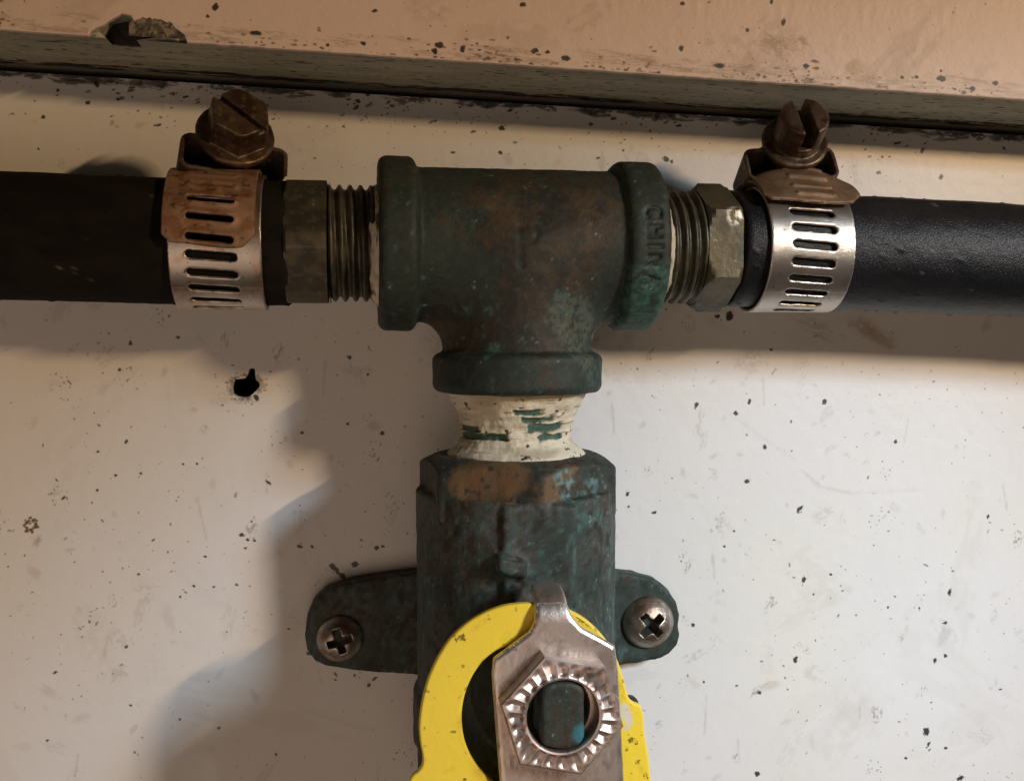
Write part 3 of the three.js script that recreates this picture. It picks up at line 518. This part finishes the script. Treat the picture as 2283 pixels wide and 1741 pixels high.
function clampThing(o) {
  const { label, x0, x1, yc, tailEnd, tailR, slotC, tailX, hexTurn, deep, rust, slotDark } = o, xm = (x0 + x1) / 2, R = 14.05;
  const t = thing('hose_clamp', label, 'hose clamp', [xm, yc, TZ]);
  const ang = (y, z) => Math.atan2(y - yc, z - TZ);
  // band
  const g = netGeo([x0 - 1, yc - 16.5, TZ - 16.5], [x1 + 1, yc + 16.5, TZ + 16.5], 0.3, (x, y, z) => {
    const rr = Math.hypot(y - yc, z - TZ); let d = Math.max(Math.abs(rr - R) - 0.42, Math.abs(x - xm) - (x1 - x0) / 2); if (d > 1) return d;
    return smax(d, -slotSd(ang(y, z) * R, x, 3.75, 10.2, 0.78, slotC, 0.075), 0.25);
  });
  paint(boxUv(g), (x, y, z) => o.bandRust ? mix3(steelTone(x, y, z), rustTone(x, y, z), 0.6 * sm(0.46, 0.62, fbm(x * 0.25, y * 0.25, 3, 4))) : steelTone(x, y, z));
  part('band', g, steelMat, t);
  // tail: free end of the strap lying over the band, its slots stamped
  const th0 = tailEnd, th1 = 2.0, w0 = tailX[0], w1 = tailX[1], wm = (w0 + w1) / 2, hw = (w1 - w0) / 2;
  const tg = netGeo([w0 - 1, yc - 8, TZ - 9], [w1 + 1, yc + R + 7, TZ + R + 6], 0.3, (x, y, z) => {
    const a = ang(y, z), rr = Math.hypot(y - yc, z - TZ), lift = tailR + (o.flare || 0) * sm(th0 + 0.9, th0, a) + (o.arch || 0) * (1 - Math.pow((x - wm) / hw, 2)) * sm(0.9, 1.4, a);
    let d = Math.abs(rr - R - lift) - 0.42; const s = (a - th0) * (R + lift);
    const waved = 0.5 * Math.sin((x - wm) / hw * 2.6 + 0.5);
    let e = Math.max(-(s + waved), Math.abs(x - wm) - hw, (a - th1) * R);
    e = Math.max(e, (Math.abs(x - wm) - hw + 2.2 - s) * 0.75);          // clipped corners
    if (a < -1.5) e = 9;
    d = smax(d, e, 0.3);
    if (d < 1.2) { const sl = slotSd(a * R + 0.35, x, slotDark ? 3.75 : 2.7, 9.8, 0.82, tailX[2], 0.08); if (slotDark) d = smax(d, -Math.max(sl, s - slotDark * R), 0.25); if (rr > R + lift) d -= slotDark ? 0.25 * (1 - sm(0, 0.9, Math.abs(sl))) : 0.5 * (1 - sm(-0.5, -0.15, sl)); }
    return d;
  });
  paint(boxUv(tg), (x, y, z) => { const c = rustTone(x, y, z, rust); return rust > 0.8 ? c : [c[0] * 0.62, c[1] * 0.66, c[2] * 0.6]; }); part('strap_tail', tg, rustMat, t, rust > 0.8 ? 'rust-brown strap tail with clipped corners' : 'tarnished flared strap tail');
  // screw frame: k along the screw (up and out), h away from the hose, u across; its origin under the collar
  const K = o.tip.clone().sub(o.collar).normalize(), U = V(1, 0, 0).addScaledVector(K, -K.x).normalize(), Hh = V().crossVectors(K, U).normalize();
  if (Hh.y < 0) Hh.negate();
  const O = o.collar, toL = (x, y, z) => { const a = x - O.x, b = y - O.y, c = z - O.z; return [a * U.x + b * U.y + c * U.z, a * Hh.x + b * Hh.y + c * Hh.z, a * K.x + b * K.y + c * K.z]; };
  const hs = netGeo([O.x - 15, O.y - 24, O.z - 22], [O.x + 15, O.y + 10, O.z + 9], 0.36, (x, y, z) => {
    const [u, h, k] = toL(x, y, z); const s = smin(box3(u - o.sideShift, h + 4.6, 0, o.sideW, 4.2, 50, 1.8), Math.hypot(u, h) - 6.2, 1.5);
    const back = Math.max(s, Math.abs(k + 11.6) - 0.8);
    return smax(smax(Math.min(Math.abs(s) - 0.48, back), Math.abs(k + 7.2) - 5.6 - 0.4 * vn(x * 0.5, y * 0.5, z * 0.5), 0.2), 14.2 - Math.hypot(y - yc, z - TZ), 0.3);
  });
  paint(boxUv(hs), (x, y, z) => headTone(x, y, z)); part('screw_housing', hs, rustMat, t);
  // worm screw: shank, collar and slotted hex head
  const top = o.headH + 0.8;
  const sc = netGeo([O.x - 11, O.y - 13, O.z - 14], [O.x + 11, O.y + 18, O.z + 18], 0.25, (x, y, z) => {
    const [u, v, k] = toL(x, y, z), r = Math.hypot(u, v);
    let d = cyl(r, k, 4.3 - 0.6 * Math.abs(((k / 2.4 + Math.atan2(v, u) / 6.283) % 1 + 1) % 1 * 2 - 1), -11, 0.4, 0.4);
    d = Math.min(d, cyl(r, k, o.collarR, -0.9, 0.9, 0.7));
    let hd = smax(o.round ? r - o.headR * 0.93 : hexSd(u, v, o.headR, hexTurn), Math.max(k - top, -k), o.round ? 0.8 : 0.2); hd = smax(hd, r - o.headR * 0.96 - Math.max(0, top - 0.9 - k) * 0.35, 0.2);
    const sa = u * Math.cos(o.slotA) + v * Math.sin(o.slotA);
    hd = smax(hd, -Math.max(Math.abs(sa) - o.slotW, top - deep - k), 0.25);
    d = Math.min(d, hd);
    return Math.abs(d) < 1 ? d + (vn(x * 0.7, y * 0.7, z * 0.7) - 0.5) * 0.12 : d;
  });
  paint(boxUv(sc), headTone);
  const parts = split(sc, (x, y, z) => toL(x, y, z)[2] > -1 ? 'head' : 'shank');
  const sh = part('worm_screw', parts.shank, rustMat, t); part('screw_head', parts.head, headMat, sh);
  return t;
}
clampThing({ label: 'worm-drive hose clamp with long rust-brown strap tail and hex screw', x0: xa(397), x1: xa(595), yc: 19.2, tailEnd: -0.12, tailR: 1.15, flare: 0.5, slotC: xa(489), tailX: [xa(388), xa(584), xa(489)], slotDark: 0.75, hexTurn: Math.PI / 6 + 0.12, collar: P(524, 302, 33), tip: P(541, 226, 42), sideW: 10.7, sideShift: 0.3, collarR: 8.2, headR: 6.5, headH: 6.8, deep: 1.5, slotA: 0.95, slotW: 0.75, rust: 1, bandRust: true });
clampThing({ label: 'bright steel worm-drive hose clamp with flared brown tail and deep-slotted round screw', x0: xa(1668), x1: xa(1846), yc: 19.0, tailEnd: 0.62, tailR: 1.2, flare: 1.2, arch: 3.2, slotC: xa(1760), tailX: [xa(1656), xa(1864), xa(1768)], slotDark: 0, hexTurn: 0.2, collar: P(1772, 318, 32), tip: P(1802, 246, 41), sideW: 10.2, sideShift: -1.2, collarR: 7.6, headR: 5.9, headH: 8.2, deep: 5.6, slotA: 0.1, slotW: 1.5, round: true, rust: 0.5 });

// ---------------------------------------------------------------- nipple coated in paste
const VX = 35.3, VZ = 28;
{
  const t = thing('pipe_nipple', 'short pipe nipple coated in cream thread paste with green thread showing', 'pipe fitting', [VX, -20.5, TZ - 0.7]);
  const y0 = TY + TB + 1.5, y1 = -28.6, tab = [[y0, 15.4], [TY + TB - 0.2, 15.5], [-15.2, 14.9], [-17, 13.9], [-18.8, 13.0], [-20.5, 12.55], [-22.5, 12.3], [-24, 12.4], [-25, 12.9], [-26.3, 14.4], [-27.4, 15.4], [y1, 15.8]];
  const prof = (y) => { for (let i = 0; i < tab.length - 1; i++) if (y <= tab[i][0] && y >= tab[i + 1][0]) { const u = (tab[i][0] - y) / (tab[i][0] - tab[i + 1][0]); return tab[i][1] + (tab[i + 1][1] - tab[i][1]) * u; } return tab[tab.length - 1][1]; };
  const bare = [[1146, 911, 1208, 927], [1158, 928, 1240, 942], [1179, 946, 1264, 964], [1202, 970, 1264, 984], [1025, 953, 1074, 970], [1025, 972, 1134, 986]].map(([a, b, c, d]) => { const p = P(a, b, TZ + 12), q = P(c, d, TZ + 12); return [p.x, p.y, q.x, q.y]; });
  const open = (x, y) => { let m = 0; for (const [a, b, c, d] of bare) { const e = Math.max(0, Math.abs(y - (b + d) / 2) - (b - d) / 2 + 0.55), f = Math.max(0, Math.abs(x - (a + c) / 2) - (c - a) / 2 + 0.55); m = Math.max(m, 1 - sm(0.35, 0.75, Math.hypot(e, f) + (fbm(x * 0.5, y * 1.8, 3, 4) - 0.46) * 1.5)); } return m; };
  const g = turned({ axis: 'y', c: [VX, 0, TZ - 0.7], na: 320, rows: steps(y0, y1, 110), r: (a, y) => { const x = VX + Math.sin(a) * 12.5, front = Math.cos(a) > -0.2 ? 1 : 0, k = prof(y), ridge = (Math.abs(((y / PITCH) % 1 + 1) % 1 * 2 - 1) - 0.5) * 0.22 * sm(-16, -19, y);
    return k + ridge + (fbm(Math.sin(a) * 3, y * 0.22, Math.cos(a) * 3, 4) - 0.5) * 1.7 + (fbm(Math.sin(a) * 14, y * 1.2, Math.cos(a) * 14, 2) - 0.5) * 0.25 - open(x, y) * front * 0.75; } });
  paint(g, (x, y, z) => {
    const n = fbm(x * 0.12, y * 0.5, z * 0.12, 4), v = fbm(x * 0.7, y * 0.7, z * 0.7, 3), st = fbm(x * 0.12, y * 1.7, z * 0.12 + 9, 3);
    let c = mix3([0.70, 0.64, 0.49], [0.52, 0.46, 0.32], sm(0.45, 0.68, n)); c = mix3(c, [0.10, 0.07, 0.035], sm(0.66, 0.72, st) * 0.55); c = mix3(c, [0.05, 0.035, 0.02], sm(0.70, 0.75, v));
    if (z > TZ - 5) { const o = open(x + (x - VX) * 0.03, y); c = mix3(c, mix3([0.014, 0.095, 0.072], [0.035, 0.075, 0.055], n), o * 0.95); }
    return c;
  });
  part('paste_coat', g, pasteMat, t);
}

// ---------------------------------------------------------------- the valve
const SX = 37.4, SY = -73.2;                              // stem
const tabL = px2([[940, 1277], [900, 1281], [830, 1290], [760, 1303], [722, 1318], [698, 1342], [684, 1378], [678, 1418], [683, 1450], [700, 1473], [728, 1487], [790, 1497], [940, 1507]], 6);
const tabR = px2([[1340, 1273], [1373, 1276], [1420, 1281], [1464, 1294], [1492, 1315], [1510, 1345], [1518, 1372], [1514, 1396], [1518, 1418], [1512, 1440], [1494, 1460], [1464, 1473], [1420, 1480], [1340, 1482]], 6);
const valveT = thing('ball_valve', 'corroded bronze ball valve with side tabs and yellow handle below the tee', 'valve', [VX, -75, 0]);
{
  const YT = -27.5, YB = 2 * SY - YT, phi = 0;
  const rx0 = P(1120, 1170, 51).x, lipC = P(1143, 1268, 53), drain = P(1404, 1592, 42);
  const f = (x, y, z) => {
    const u = x - VX, w = z - VZ, rr = Math.hypot(u, w);
    let d = cyl(rr, y, 22.7, YB + 7, -35.4, 0.7);
    d = smin(d, cyl(rr, y, 23.5, SY - 20, SY - 8, 1), 2);
    for (const e of [0, 1]) {                             // wrench flats at both ends, their corners turned off
      const yy = e ? 2 * SY - y : y; let h = hexSd(w, u, 23.5, 0.113); h = smax(h, Math.max(yy - YT, -41 - yy), 0.5); h = smax(h, rr - 18.2 - (YT - yy) * 2.0, 0.6); h = smax(h, rr - 23.3, 0.5);
      d = Math.min(d, h);
    }
    const us = x - SX, vs = y - SY, rs = Math.hypot(us, vs);
    d = smin(d, cyl(rs, z, 15.5, 30, 53, 1.2), 5); d = smin(d, cyl(rs, z, 9.5, 40, 60.5, 0.8), 1.2);
    d = smin(d, box3(x - rx0 - 8, y + 47, z - 46, 8, 11, 5.2, 1.0), 0.9);
    d = smin(d, box3(x - lipC.x, y - lipC.y + (x - lipC.x) * 0.25, z - 48.6, 3.0, 1.7, 4.4, 1.0), 2.2);
    d = smin(d, cyl(Math.hypot(y - drain.y, z - 40), x, 3.4, VX + 10, drain.x + 2.4, 1.6), 1.0);
    if (z < 14) {
      const q = Math.min(polySd(tabL, x, y), polySd(tabR, x, y)); let tb = smax(q, Math.abs(z - 3.05) - 2.85, 1.1); d = smin(d, tb, 2.2);
    }
    if (Math.abs(d) < 2) { d += castNoise(x, y, z) * 1.1; const str = fbm(x * 0.5, y * 0.06, z * 0.5, 2) - 0.5; d += str * 0.25; d = Math.max(d, 0.12 - z); }
    return d;
  };
  const geo = netGeo([-17, YB - 1.5, -0.5], [84.5, YT + 1.5, 62], 0.48, f);
  const lipQ = [lipC.x, lipC.y]; const cp = [[1075, 1075, 9], [1030, 1085, 6.5], [1120, 1065, 6], [1290, 1045, 4.5], [1320, 1040, 4.5], [1215, 1100, 3.6]].map(([a, b, r]) => [P(a, b, 49), r]);
  paint(boxUv(geo), (x, y, z) => {
    const p = [x, y, z], hexEnd = y > -35.6; let green = 0.2, copper = -0.2, teal = 0.08, grey = 1.0;
    if (hexEnd) { green = 0.2; grey = 0.4; }
    const top = P(1320, 1125, 46); teal += 0.7 * near(p, top.x, top.y, 46, 7) + 0.45 * near(p, VX + 18, -47, 42, 6) + 0.4 * near(p, lipC.x, lipC.y, 53, 4.5) + 0.35 * near(p, VX + 20, -62, 38, 6);
    green += 0.25 * near(p, VX - 20, -60, 40, 14);
    if (z < 8 && x > VX + 20) { green += 0.6; grey = 0.6; }
    let c = patina(x, y, z, { green, copper, teal, grey });
    const run = fbm(x * 0.5, y * 0.12, z * 0.5 + 3, 4), fl = fbm(x * 1.1, y * 0.7, z * 1.1, 3);
    if (!hexEnd) { c = mix3(c, [0.032, 0.060, 0.053], 0.5 * sm(0.46, 0.64, run)); c = mix3(c, [0.085, 0.15, 0.135], 0.6 * sm(0.56, 0.7, run * 0.5 + fl * 0.5)); }
    if (hexEnd && z > 40) for (const [q, r] of cp) { const m = near(p, q.x, q.y, 49, r) * sm(0.28, 0.42, fbm(x * 0.8, y * 0.8, z * 0.8, 4)); c = mix3(c, mix3([0.17, 0.082, 0.031], [0.12, 0.085, 0.042], fbm(x * 0.4, y * 0.4, 4, 3)), m * 0.85); }
    if (hexEnd && z > 36) { const q = P(1262, 1075, 48), e = P(1345, 1085, 46); const m = Math.max(near(p, q.x, q.y, 48, 3.4), near(p, e.x, e.y, 46, 4.5)) * sm(0.46, 0.6, fbm(x * 1.1, y * 1.1, z * 1.1, 4)); c = mix3(c, [0.14, 0.25, 0.25], m * 0.85); }
    return c;
  });
  const pcs = split(geo, (x, y, z) => z < 9 && x < VX - 21.5 ? 'tl' : z < 9 && x > VX + 21.5 ? 'tr' : y > -35.4 ? 'he' : y < 2 * SY + 35.4 ? 'hb' : (z > 51.5 && Math.hypot(x - SX, y - SY) < 17) ? 'bonnet' : x > drain.x - 1 && z > 30 ? 'plug' : 'body');
  part('body', pcs.body, bronzeMat, valveT); part('hex_end', pcs.he, bronzeMat, valveT, 'hex end with bare copper patches'); part('hex_end', pcs.hb, bronzeMat, valveT); part('mounting_tab', pcs.tl, bronzeMat, valveT); part('mounting_tab', pcs.tr, bronzeMat, valveT, 'green mounting tab with notched rim'); part('bonnet', pcs.bonnet, bronzeMat, valveT);
  if (pcs.plug) part('drain_plug', pcs.plug, bronzeMat, valveT);
  // stem with two flats
  const st = netGeo([SX - 8, SY - 9, 55], [SX + 8, SY + 9, 74], 0.26, (x, y, z) => { const u = x - SX - 0.6, v = y - SY, r = Math.hypot(u, v); let d = smax(r - 6.7, Math.abs(u) - 4.3, 0.9); d = smax(d, Math.abs(z - 63) - 8.2, 1.3); return Math.abs(d) < 1 ? d + castNoise(x * 1.4, y * 1.4, z * 1.4) * 0.6 : d; });
  paint(boxUv(st), (x, y, z) => { const c = patina(x, y, z, { green: 0.0, copper: -0.3, teal: -0.1, grey: 0.2 }), q = P(1297, 1638, 71); return mix3(c, [0.03, 0.18, 0.21], near([x, y, z], q.x, q.y, 71, 2.4) * 0.8); });
  part('stem', st, bronzeMat, valveT);
}
// yellow handle
const HZ = 63.5;
{
  const outer = [[1160, 1347], [1120, 1353], [1075, 1370], [1035, 1395], [1000, 1430], [972, 1475], [951, 1525], [939, 1575], [934, 1620], [936, 1655], [942, 1690], [941, 1708], [932, 1722], [920, 1732], [912, 1746], [908, 1790], [905, 1900], [930, 2030], [1180, 2060], [1430, 2035], [1470, 1900], [1453, 1741], [1448, 1690], [1440, 1640], [1434, 1585], [1428, 1574], [1414, 1568], [1404, 1558], [1396, 1530], [1380, 1478], [1358, 1435], [1328, 1400], [1295, 1374], [1255, 1356], [1205, 1347]];
  const inner = [[1190, 1432], [1140, 1440], [1103, 1455], [1070, 1485], [1046, 1525], [1033, 1568], [1030, 1605], [1036, 1650], [1052, 1690], [1078, 1725], [1112, 1755], [1160, 1775], [1220, 1782], [1280, 1765], [1325, 1730], [1350, 1680], [1358, 1610], [1350, 1545], [1322, 1485], [1282, 1450], [1235, 1433]];
  const smooth = (l) => new THREE.CatmullRomCurve3(px2(l, HZ + 1).map(([x, y]) => V(x, y, 0)), true, 'centripetal').getPoints(l.length * 5).slice(0, -1).map((q) => [q.x, q.y]);
  const s = shape(smooth(outer)), h = new THREE.Path(); smooth(inner).forEach(([x, y], i) => i ? h.lineTo(x, y) : h.moveTo(x, y)); h.closePath(); s.holes.push(h);
  const e = new THREE.ExtrudeGeometry(s, { depth: 0.9, bevelEnabled: true, bevelThickness: 0.5, bevelSize: 0.5, bevelOffset: -0.5, bevelSegments: 3 }); e.translate(0, 0, HZ - 0.6);
  const sh = new Sheet(0, -125, 64, -45, 820, 1024, (x, y) => { const n = fbm(x * 0.1, y * 0.1, 2, 4) - 0.5, f = fbm(x * 0.8, y * 0.8, 5, 3) - 0.5; return [0.88 + n * 0.03, 0.655 + n * 0.06 + f * 0.015, 0.05 + n * 0.01]; });
  const at = (px, py, r, o, c, al) => { const p = P(px, py, HZ + 1); sh.blob(p.x, p.y, r / 12, c, al, o); };
  for (let i = 0; i < 300; i++) sh.blob(rnd() * 64, -125 + rnd() * 80, 0.06 + rnd() * rnd() * 0.28, rnd() < 0.6 ? [0.06, 0.045, 0.01] : [0.35, 0.24, 0.02], 0.4 + rnd() * 0.5, { el: 1 + rnd() });
  for (let i = 0; i < 60; i++) sh.blob(rnd() * 64, -125 + rnd() * 80, 0.5 + rnd() * 1.4, [0.55, 0.37, 0.015], 0.2 + rnd() * 0.25, { el: 1 + rnd() * 2, ang: rnd() * 3, rag: 0.8, soft: 0.4, holes: 0.48 });
  for (const [a, b, r] of [[1031, 1424, 9], [1018, 1427, 5], [997, 1438, 4], [1408, 1650, 8], [1419, 1657, 5], [1422, 1700, 6], [1441, 1731, 7], [1398, 1672, 4], [1300, 1385, 8], [1312, 1392, 6], [1290, 1378, 5], [1032, 1486, 4], [955, 1543, 3]]) at(a, b, r, { rag: 0.8, holes: 0.45 }, [0.05, 0.035, 0.01], 0.85);
  at(1398, 1595, 14, { el: 1.9, ang: 1.9, rag: 0.5 }, [0.66, 0.62, 0.50], 0.95); at(1400, 1620, 8, { el: 1.4, ang: 1.2 }, [0.66, 0.62, 0.5], 0.9);
  for (const l of [outer, inner]) for (const [x, y] of px2(l, HZ + 1)) for (let k = 0; k < 3; k++) if (rnd() < 0.3) sh.blob(x + (rnd() - 0.5) * 3, y + (rnd() - 0.5) * 3, 0.08 + rnd() * 0.22, rnd() < 0.35 ? [0.5, 0.46, 0.38] : [0.22, 0.15, 0.02], 0.35 + rnd() * 0.4, { el: 1 + rnd() * 2, ang: rnd() * 3, rag: 0.9, soft: 0.3 });
  const m = new THREE.MeshPhysicalMaterial({ map: sh.tex(THREE.MirroredRepeatWrapping), roughness: 0.38, bumpMap: grainTex(14), bumpScale: 0.00006 });
  part('handle', e, m, valveT, 'yellow painted flat ring handle, speckled with dirt');
}
// steel plate over the handle, its neck bent back to the bonnet
{
  const zc = HZ + 2.6, Rb = 4.6;
  const o2 = px2([[1193, 1352], [1190, 1385], [1178, 1407], [1140, 1436], [1099, 1466], [1095, 1500], [1102, 1600], [1113, 1741], [1122, 1900], [1140, 2050], [1390, 2050], [1396, 1900], [1391, 1741], [1384, 1600], [1378, 1490], [1371, 1438], [1338, 1419], [1296, 1397], [1276, 1374], [1268, 1350]], zc);
  const y0 = P(1230, 1392, zc).y, top = y0 + 12.5, nx0 = o2[0][0], nx1 = o2[o2.length - 1][0];
  const nm = (nx0 + nx1) / 2, poly = [[nm, top + 0.6], [nx0 + 1.8, top - 0.3], [nx0 + 0.5, top - 1.6], [nx0, top - 3.4], ...o2, [nx1, top - 3.4], [nx1 - 0.5, top - 1.6], [nx1 - 1.8, top - 0.3]];
  const ys = poly.map((q) => q[1]), yMin = Math.min(...ys);
  const hole = [SX, SY];
  const g = netGeo([Math.min(...poly.map((q) => q[0])) - 1.5, yMin - 1.5, 48], [Math.max(...poly.map((q) => q[0])) + 1.5, y0 + Rb + 3, zc + 2.5], 0.36, (x, y, z) => {
    let s = y, dz = z - zc;
    if (y > y0) { const a = Math.atan2(y - y0, z - (zc - Rb)), r = Math.hypot(y - y0, z - (zc - Rb)); if (a < 1.35) { s = y0 + Rb * a; dz = r - Rb; } else { const ca = Math.cos(1.35), sa = Math.sin(1.35), ty = y - y0, tz = z - (zc - Rb); s = y0 + Rb * 1.35 + (ty * ca - tz * sa); dz = ty * sa + tz * ca - Rb; } }
    else if (z < zc - 4) return 5;
    let d = smax(polySd(poly, x, s), Math.abs(dz) - 1.0, 1.2);
    d = smax(d, -(Math.hypot(x - hole[0], y - hole[1]) - 6.6), 0.3);
    return d;
  });
  const plateMat = new THREE.MeshPhysicalMaterial({ vertexColors: true, roughness: 0.4, metalness: 0.9, bumpMap: grainTex(10), bumpScale: 0.00005 });
  paint(boxUv(g), (x, y, z) => { const n = fbm(x * 0.12, y * 0.12, 3, 4), m = fbm(x * 0.5, y * 0.4, z * 0.5, 4), v = vn(x * 1.8, y * 1.8, z * 1.8), q = P(1200, 1440, 66); let c = mix3([0.62, 0.55, 0.50], [0.50, 0.42, 0.37], sm(0.4, 0.62, n)); c = mix3(c, [0.22, 0.165, 0.13], sm(0.56, 0.7, m) * 0.45); return mix3(c, [0.05, 0.035, 0.025], sm(0.9, 0.96, v)); });
  part('lock_plate', g, plateMat, valveT, 'brownish steel plate with bent neck');
  // serrated nut
  const z0 = zc + 1.01, na = 24 * 14, phi = -13 * Math.PI / 180, R = 12.3, zt = z0 + 4.2, inn = 7.7;
  const rows = steps(0, 17, 17);
  const nut = turned({ axis: 'z', c: [SX + 0.6, SY, 0], na, rows, crease: 0.16, r: (a, t, i) => {
    const H = hexR(a, R, phi), tooth = Math.abs(((a / 6.28318 * 24) % 1) * 2 - 1);
    if (i === 0) return [H, z0]; if (i === 1) return [H, zt - 0.55]; if (i === 2) return [H - 0.32, zt - 0.25];
    if (i <= 13) { const q = (i - 2) / 11, r = H - 0.32 + (inn - H + 0.32) * q, w = sm(0.02, 0.5, q) * (1 - sm(0.86, 1, q) * 0.75); return [r, zt - 0.25 + 0.35 * q - 0.75 * tooth * w]; }
    if (i === 14) return [inn - 0.25, zt + 0.12]; if (i === 15) return [inn - 0.6, zt]; if (i === 16) return [inn - 0.75, zt - 0.4]; return [inn - 0.8, z0];
  } });
  paint(nut, (x, y, z) => { const n = fbm(x * 0.3, y * 0.3, z * 0.3, 4), m = fbm(x * 0.9, y * 0.9, z * 0.9, 3); return mix3(mix3([0.66, 0.57, 0.52], [0.52, 0.42, 0.37], sm(0.4, 0.6, n)), [0.2, 0.13, 0.09], sm(0.6, 0.72, m) * 0.6); });
  part('serrated_nut', nut, new THREE.MeshPhysicalMaterial({ vertexColors: true, roughness: 0.47, metalness: 0.95 }), valveT, 'shiny hex nut with radial teeth round the stem');
}
// ---------------------------------------------------------------- mounting screws
function screw(label, px, py, turn, tint, R) {
  const c = P(px, py, 7.5), z0 = 5.7, Hh = R * 0.66;
  const t = thing('mounting_screw', label, 'screw', [c.x, c.y, z0]);
  const g = netGeo([c.x - 8, c.y - 8, z0 - 2.4], [c.x + 8, c.y + 8, z0 + Hh + 1], 0.19, (x, y, z) => {
    const u = x - c.x, v = y - c.y, w = z - z0, r = Math.hypot(u, v), Rs = (R * R + Hh * Hh) / (2 * Hh) * 1.02;
    let d = Math.max(Math.hypot(r, w - (Hh - Rs)) - Rs, -0.8 - w); d = smax(d, r - R, 0.7);
    const a = u * Math.cos(turn) + v * Math.sin(turn), b = -u * Math.sin(turn) + v * Math.cos(turn);
    const dep = w + 9, taper = 0.14 * (Hh - w) * R / 6, L = R * 0.53 - taper, W = R * 0.145 - taper * 0.2;
    const arm = Math.min(Math.max(Math.abs(a) - L, Math.abs(b) - W), Math.max(Math.abs(b) - L, Math.abs(a) - W), Math.hypot(a, b) - R * 0.25 + taper * 0.7);
    d = smax(d, -Math.max(arm, -dep), 0.22);
    return Math.abs(d) < 0.6 ? d + (vn(x * 1.4, y * 1.4, z * 1.4) - 0.5) * 0.06 : d;
  });
  paint(boxUv(g), (x, y, z) => { const n = fbm(x * 0.5, y * 0.5, z * 0.5 + tint * 7, 4), v = vn(x * 2.4, y * 2.4, z * 2.4); let k = mix3([0.55, 0.51, 0.45], [0.42, 0.33, 0.25], sm(0.4, 0.62, n)); k = mix3(k, [0.32, 0.17, 0.10], near([x, y, z], c.x + (tint ? -1 : 2.5), c.y + 4, z, 3.4) * 0.6); return mix3(k, [0.06, 0.045, 0.03], sm(0.93, 0.97, v)); });
  part('screw_head', g, new THREE.MeshPhysicalMaterial({ vertexColors: true, roughness: 0.3, metalness: 0.95, bumpMap: fineTex(6), bumpScale: 0.00004 }), t);
  return t;
}
screw('tarnished cross-head screw in the shaded dark mounting tab', 757, 1427, 0.28, 0, 6.1);
screw('shiny cross-head screw with bright glint in the green mounting tab', 1449, 1391, 0.72, 1, 7.0);

scene.traverse((o) => { if (o.isMesh) { o.castShadow = true; o.receiveShadow = true; } });
renderer.render(scene, camera);
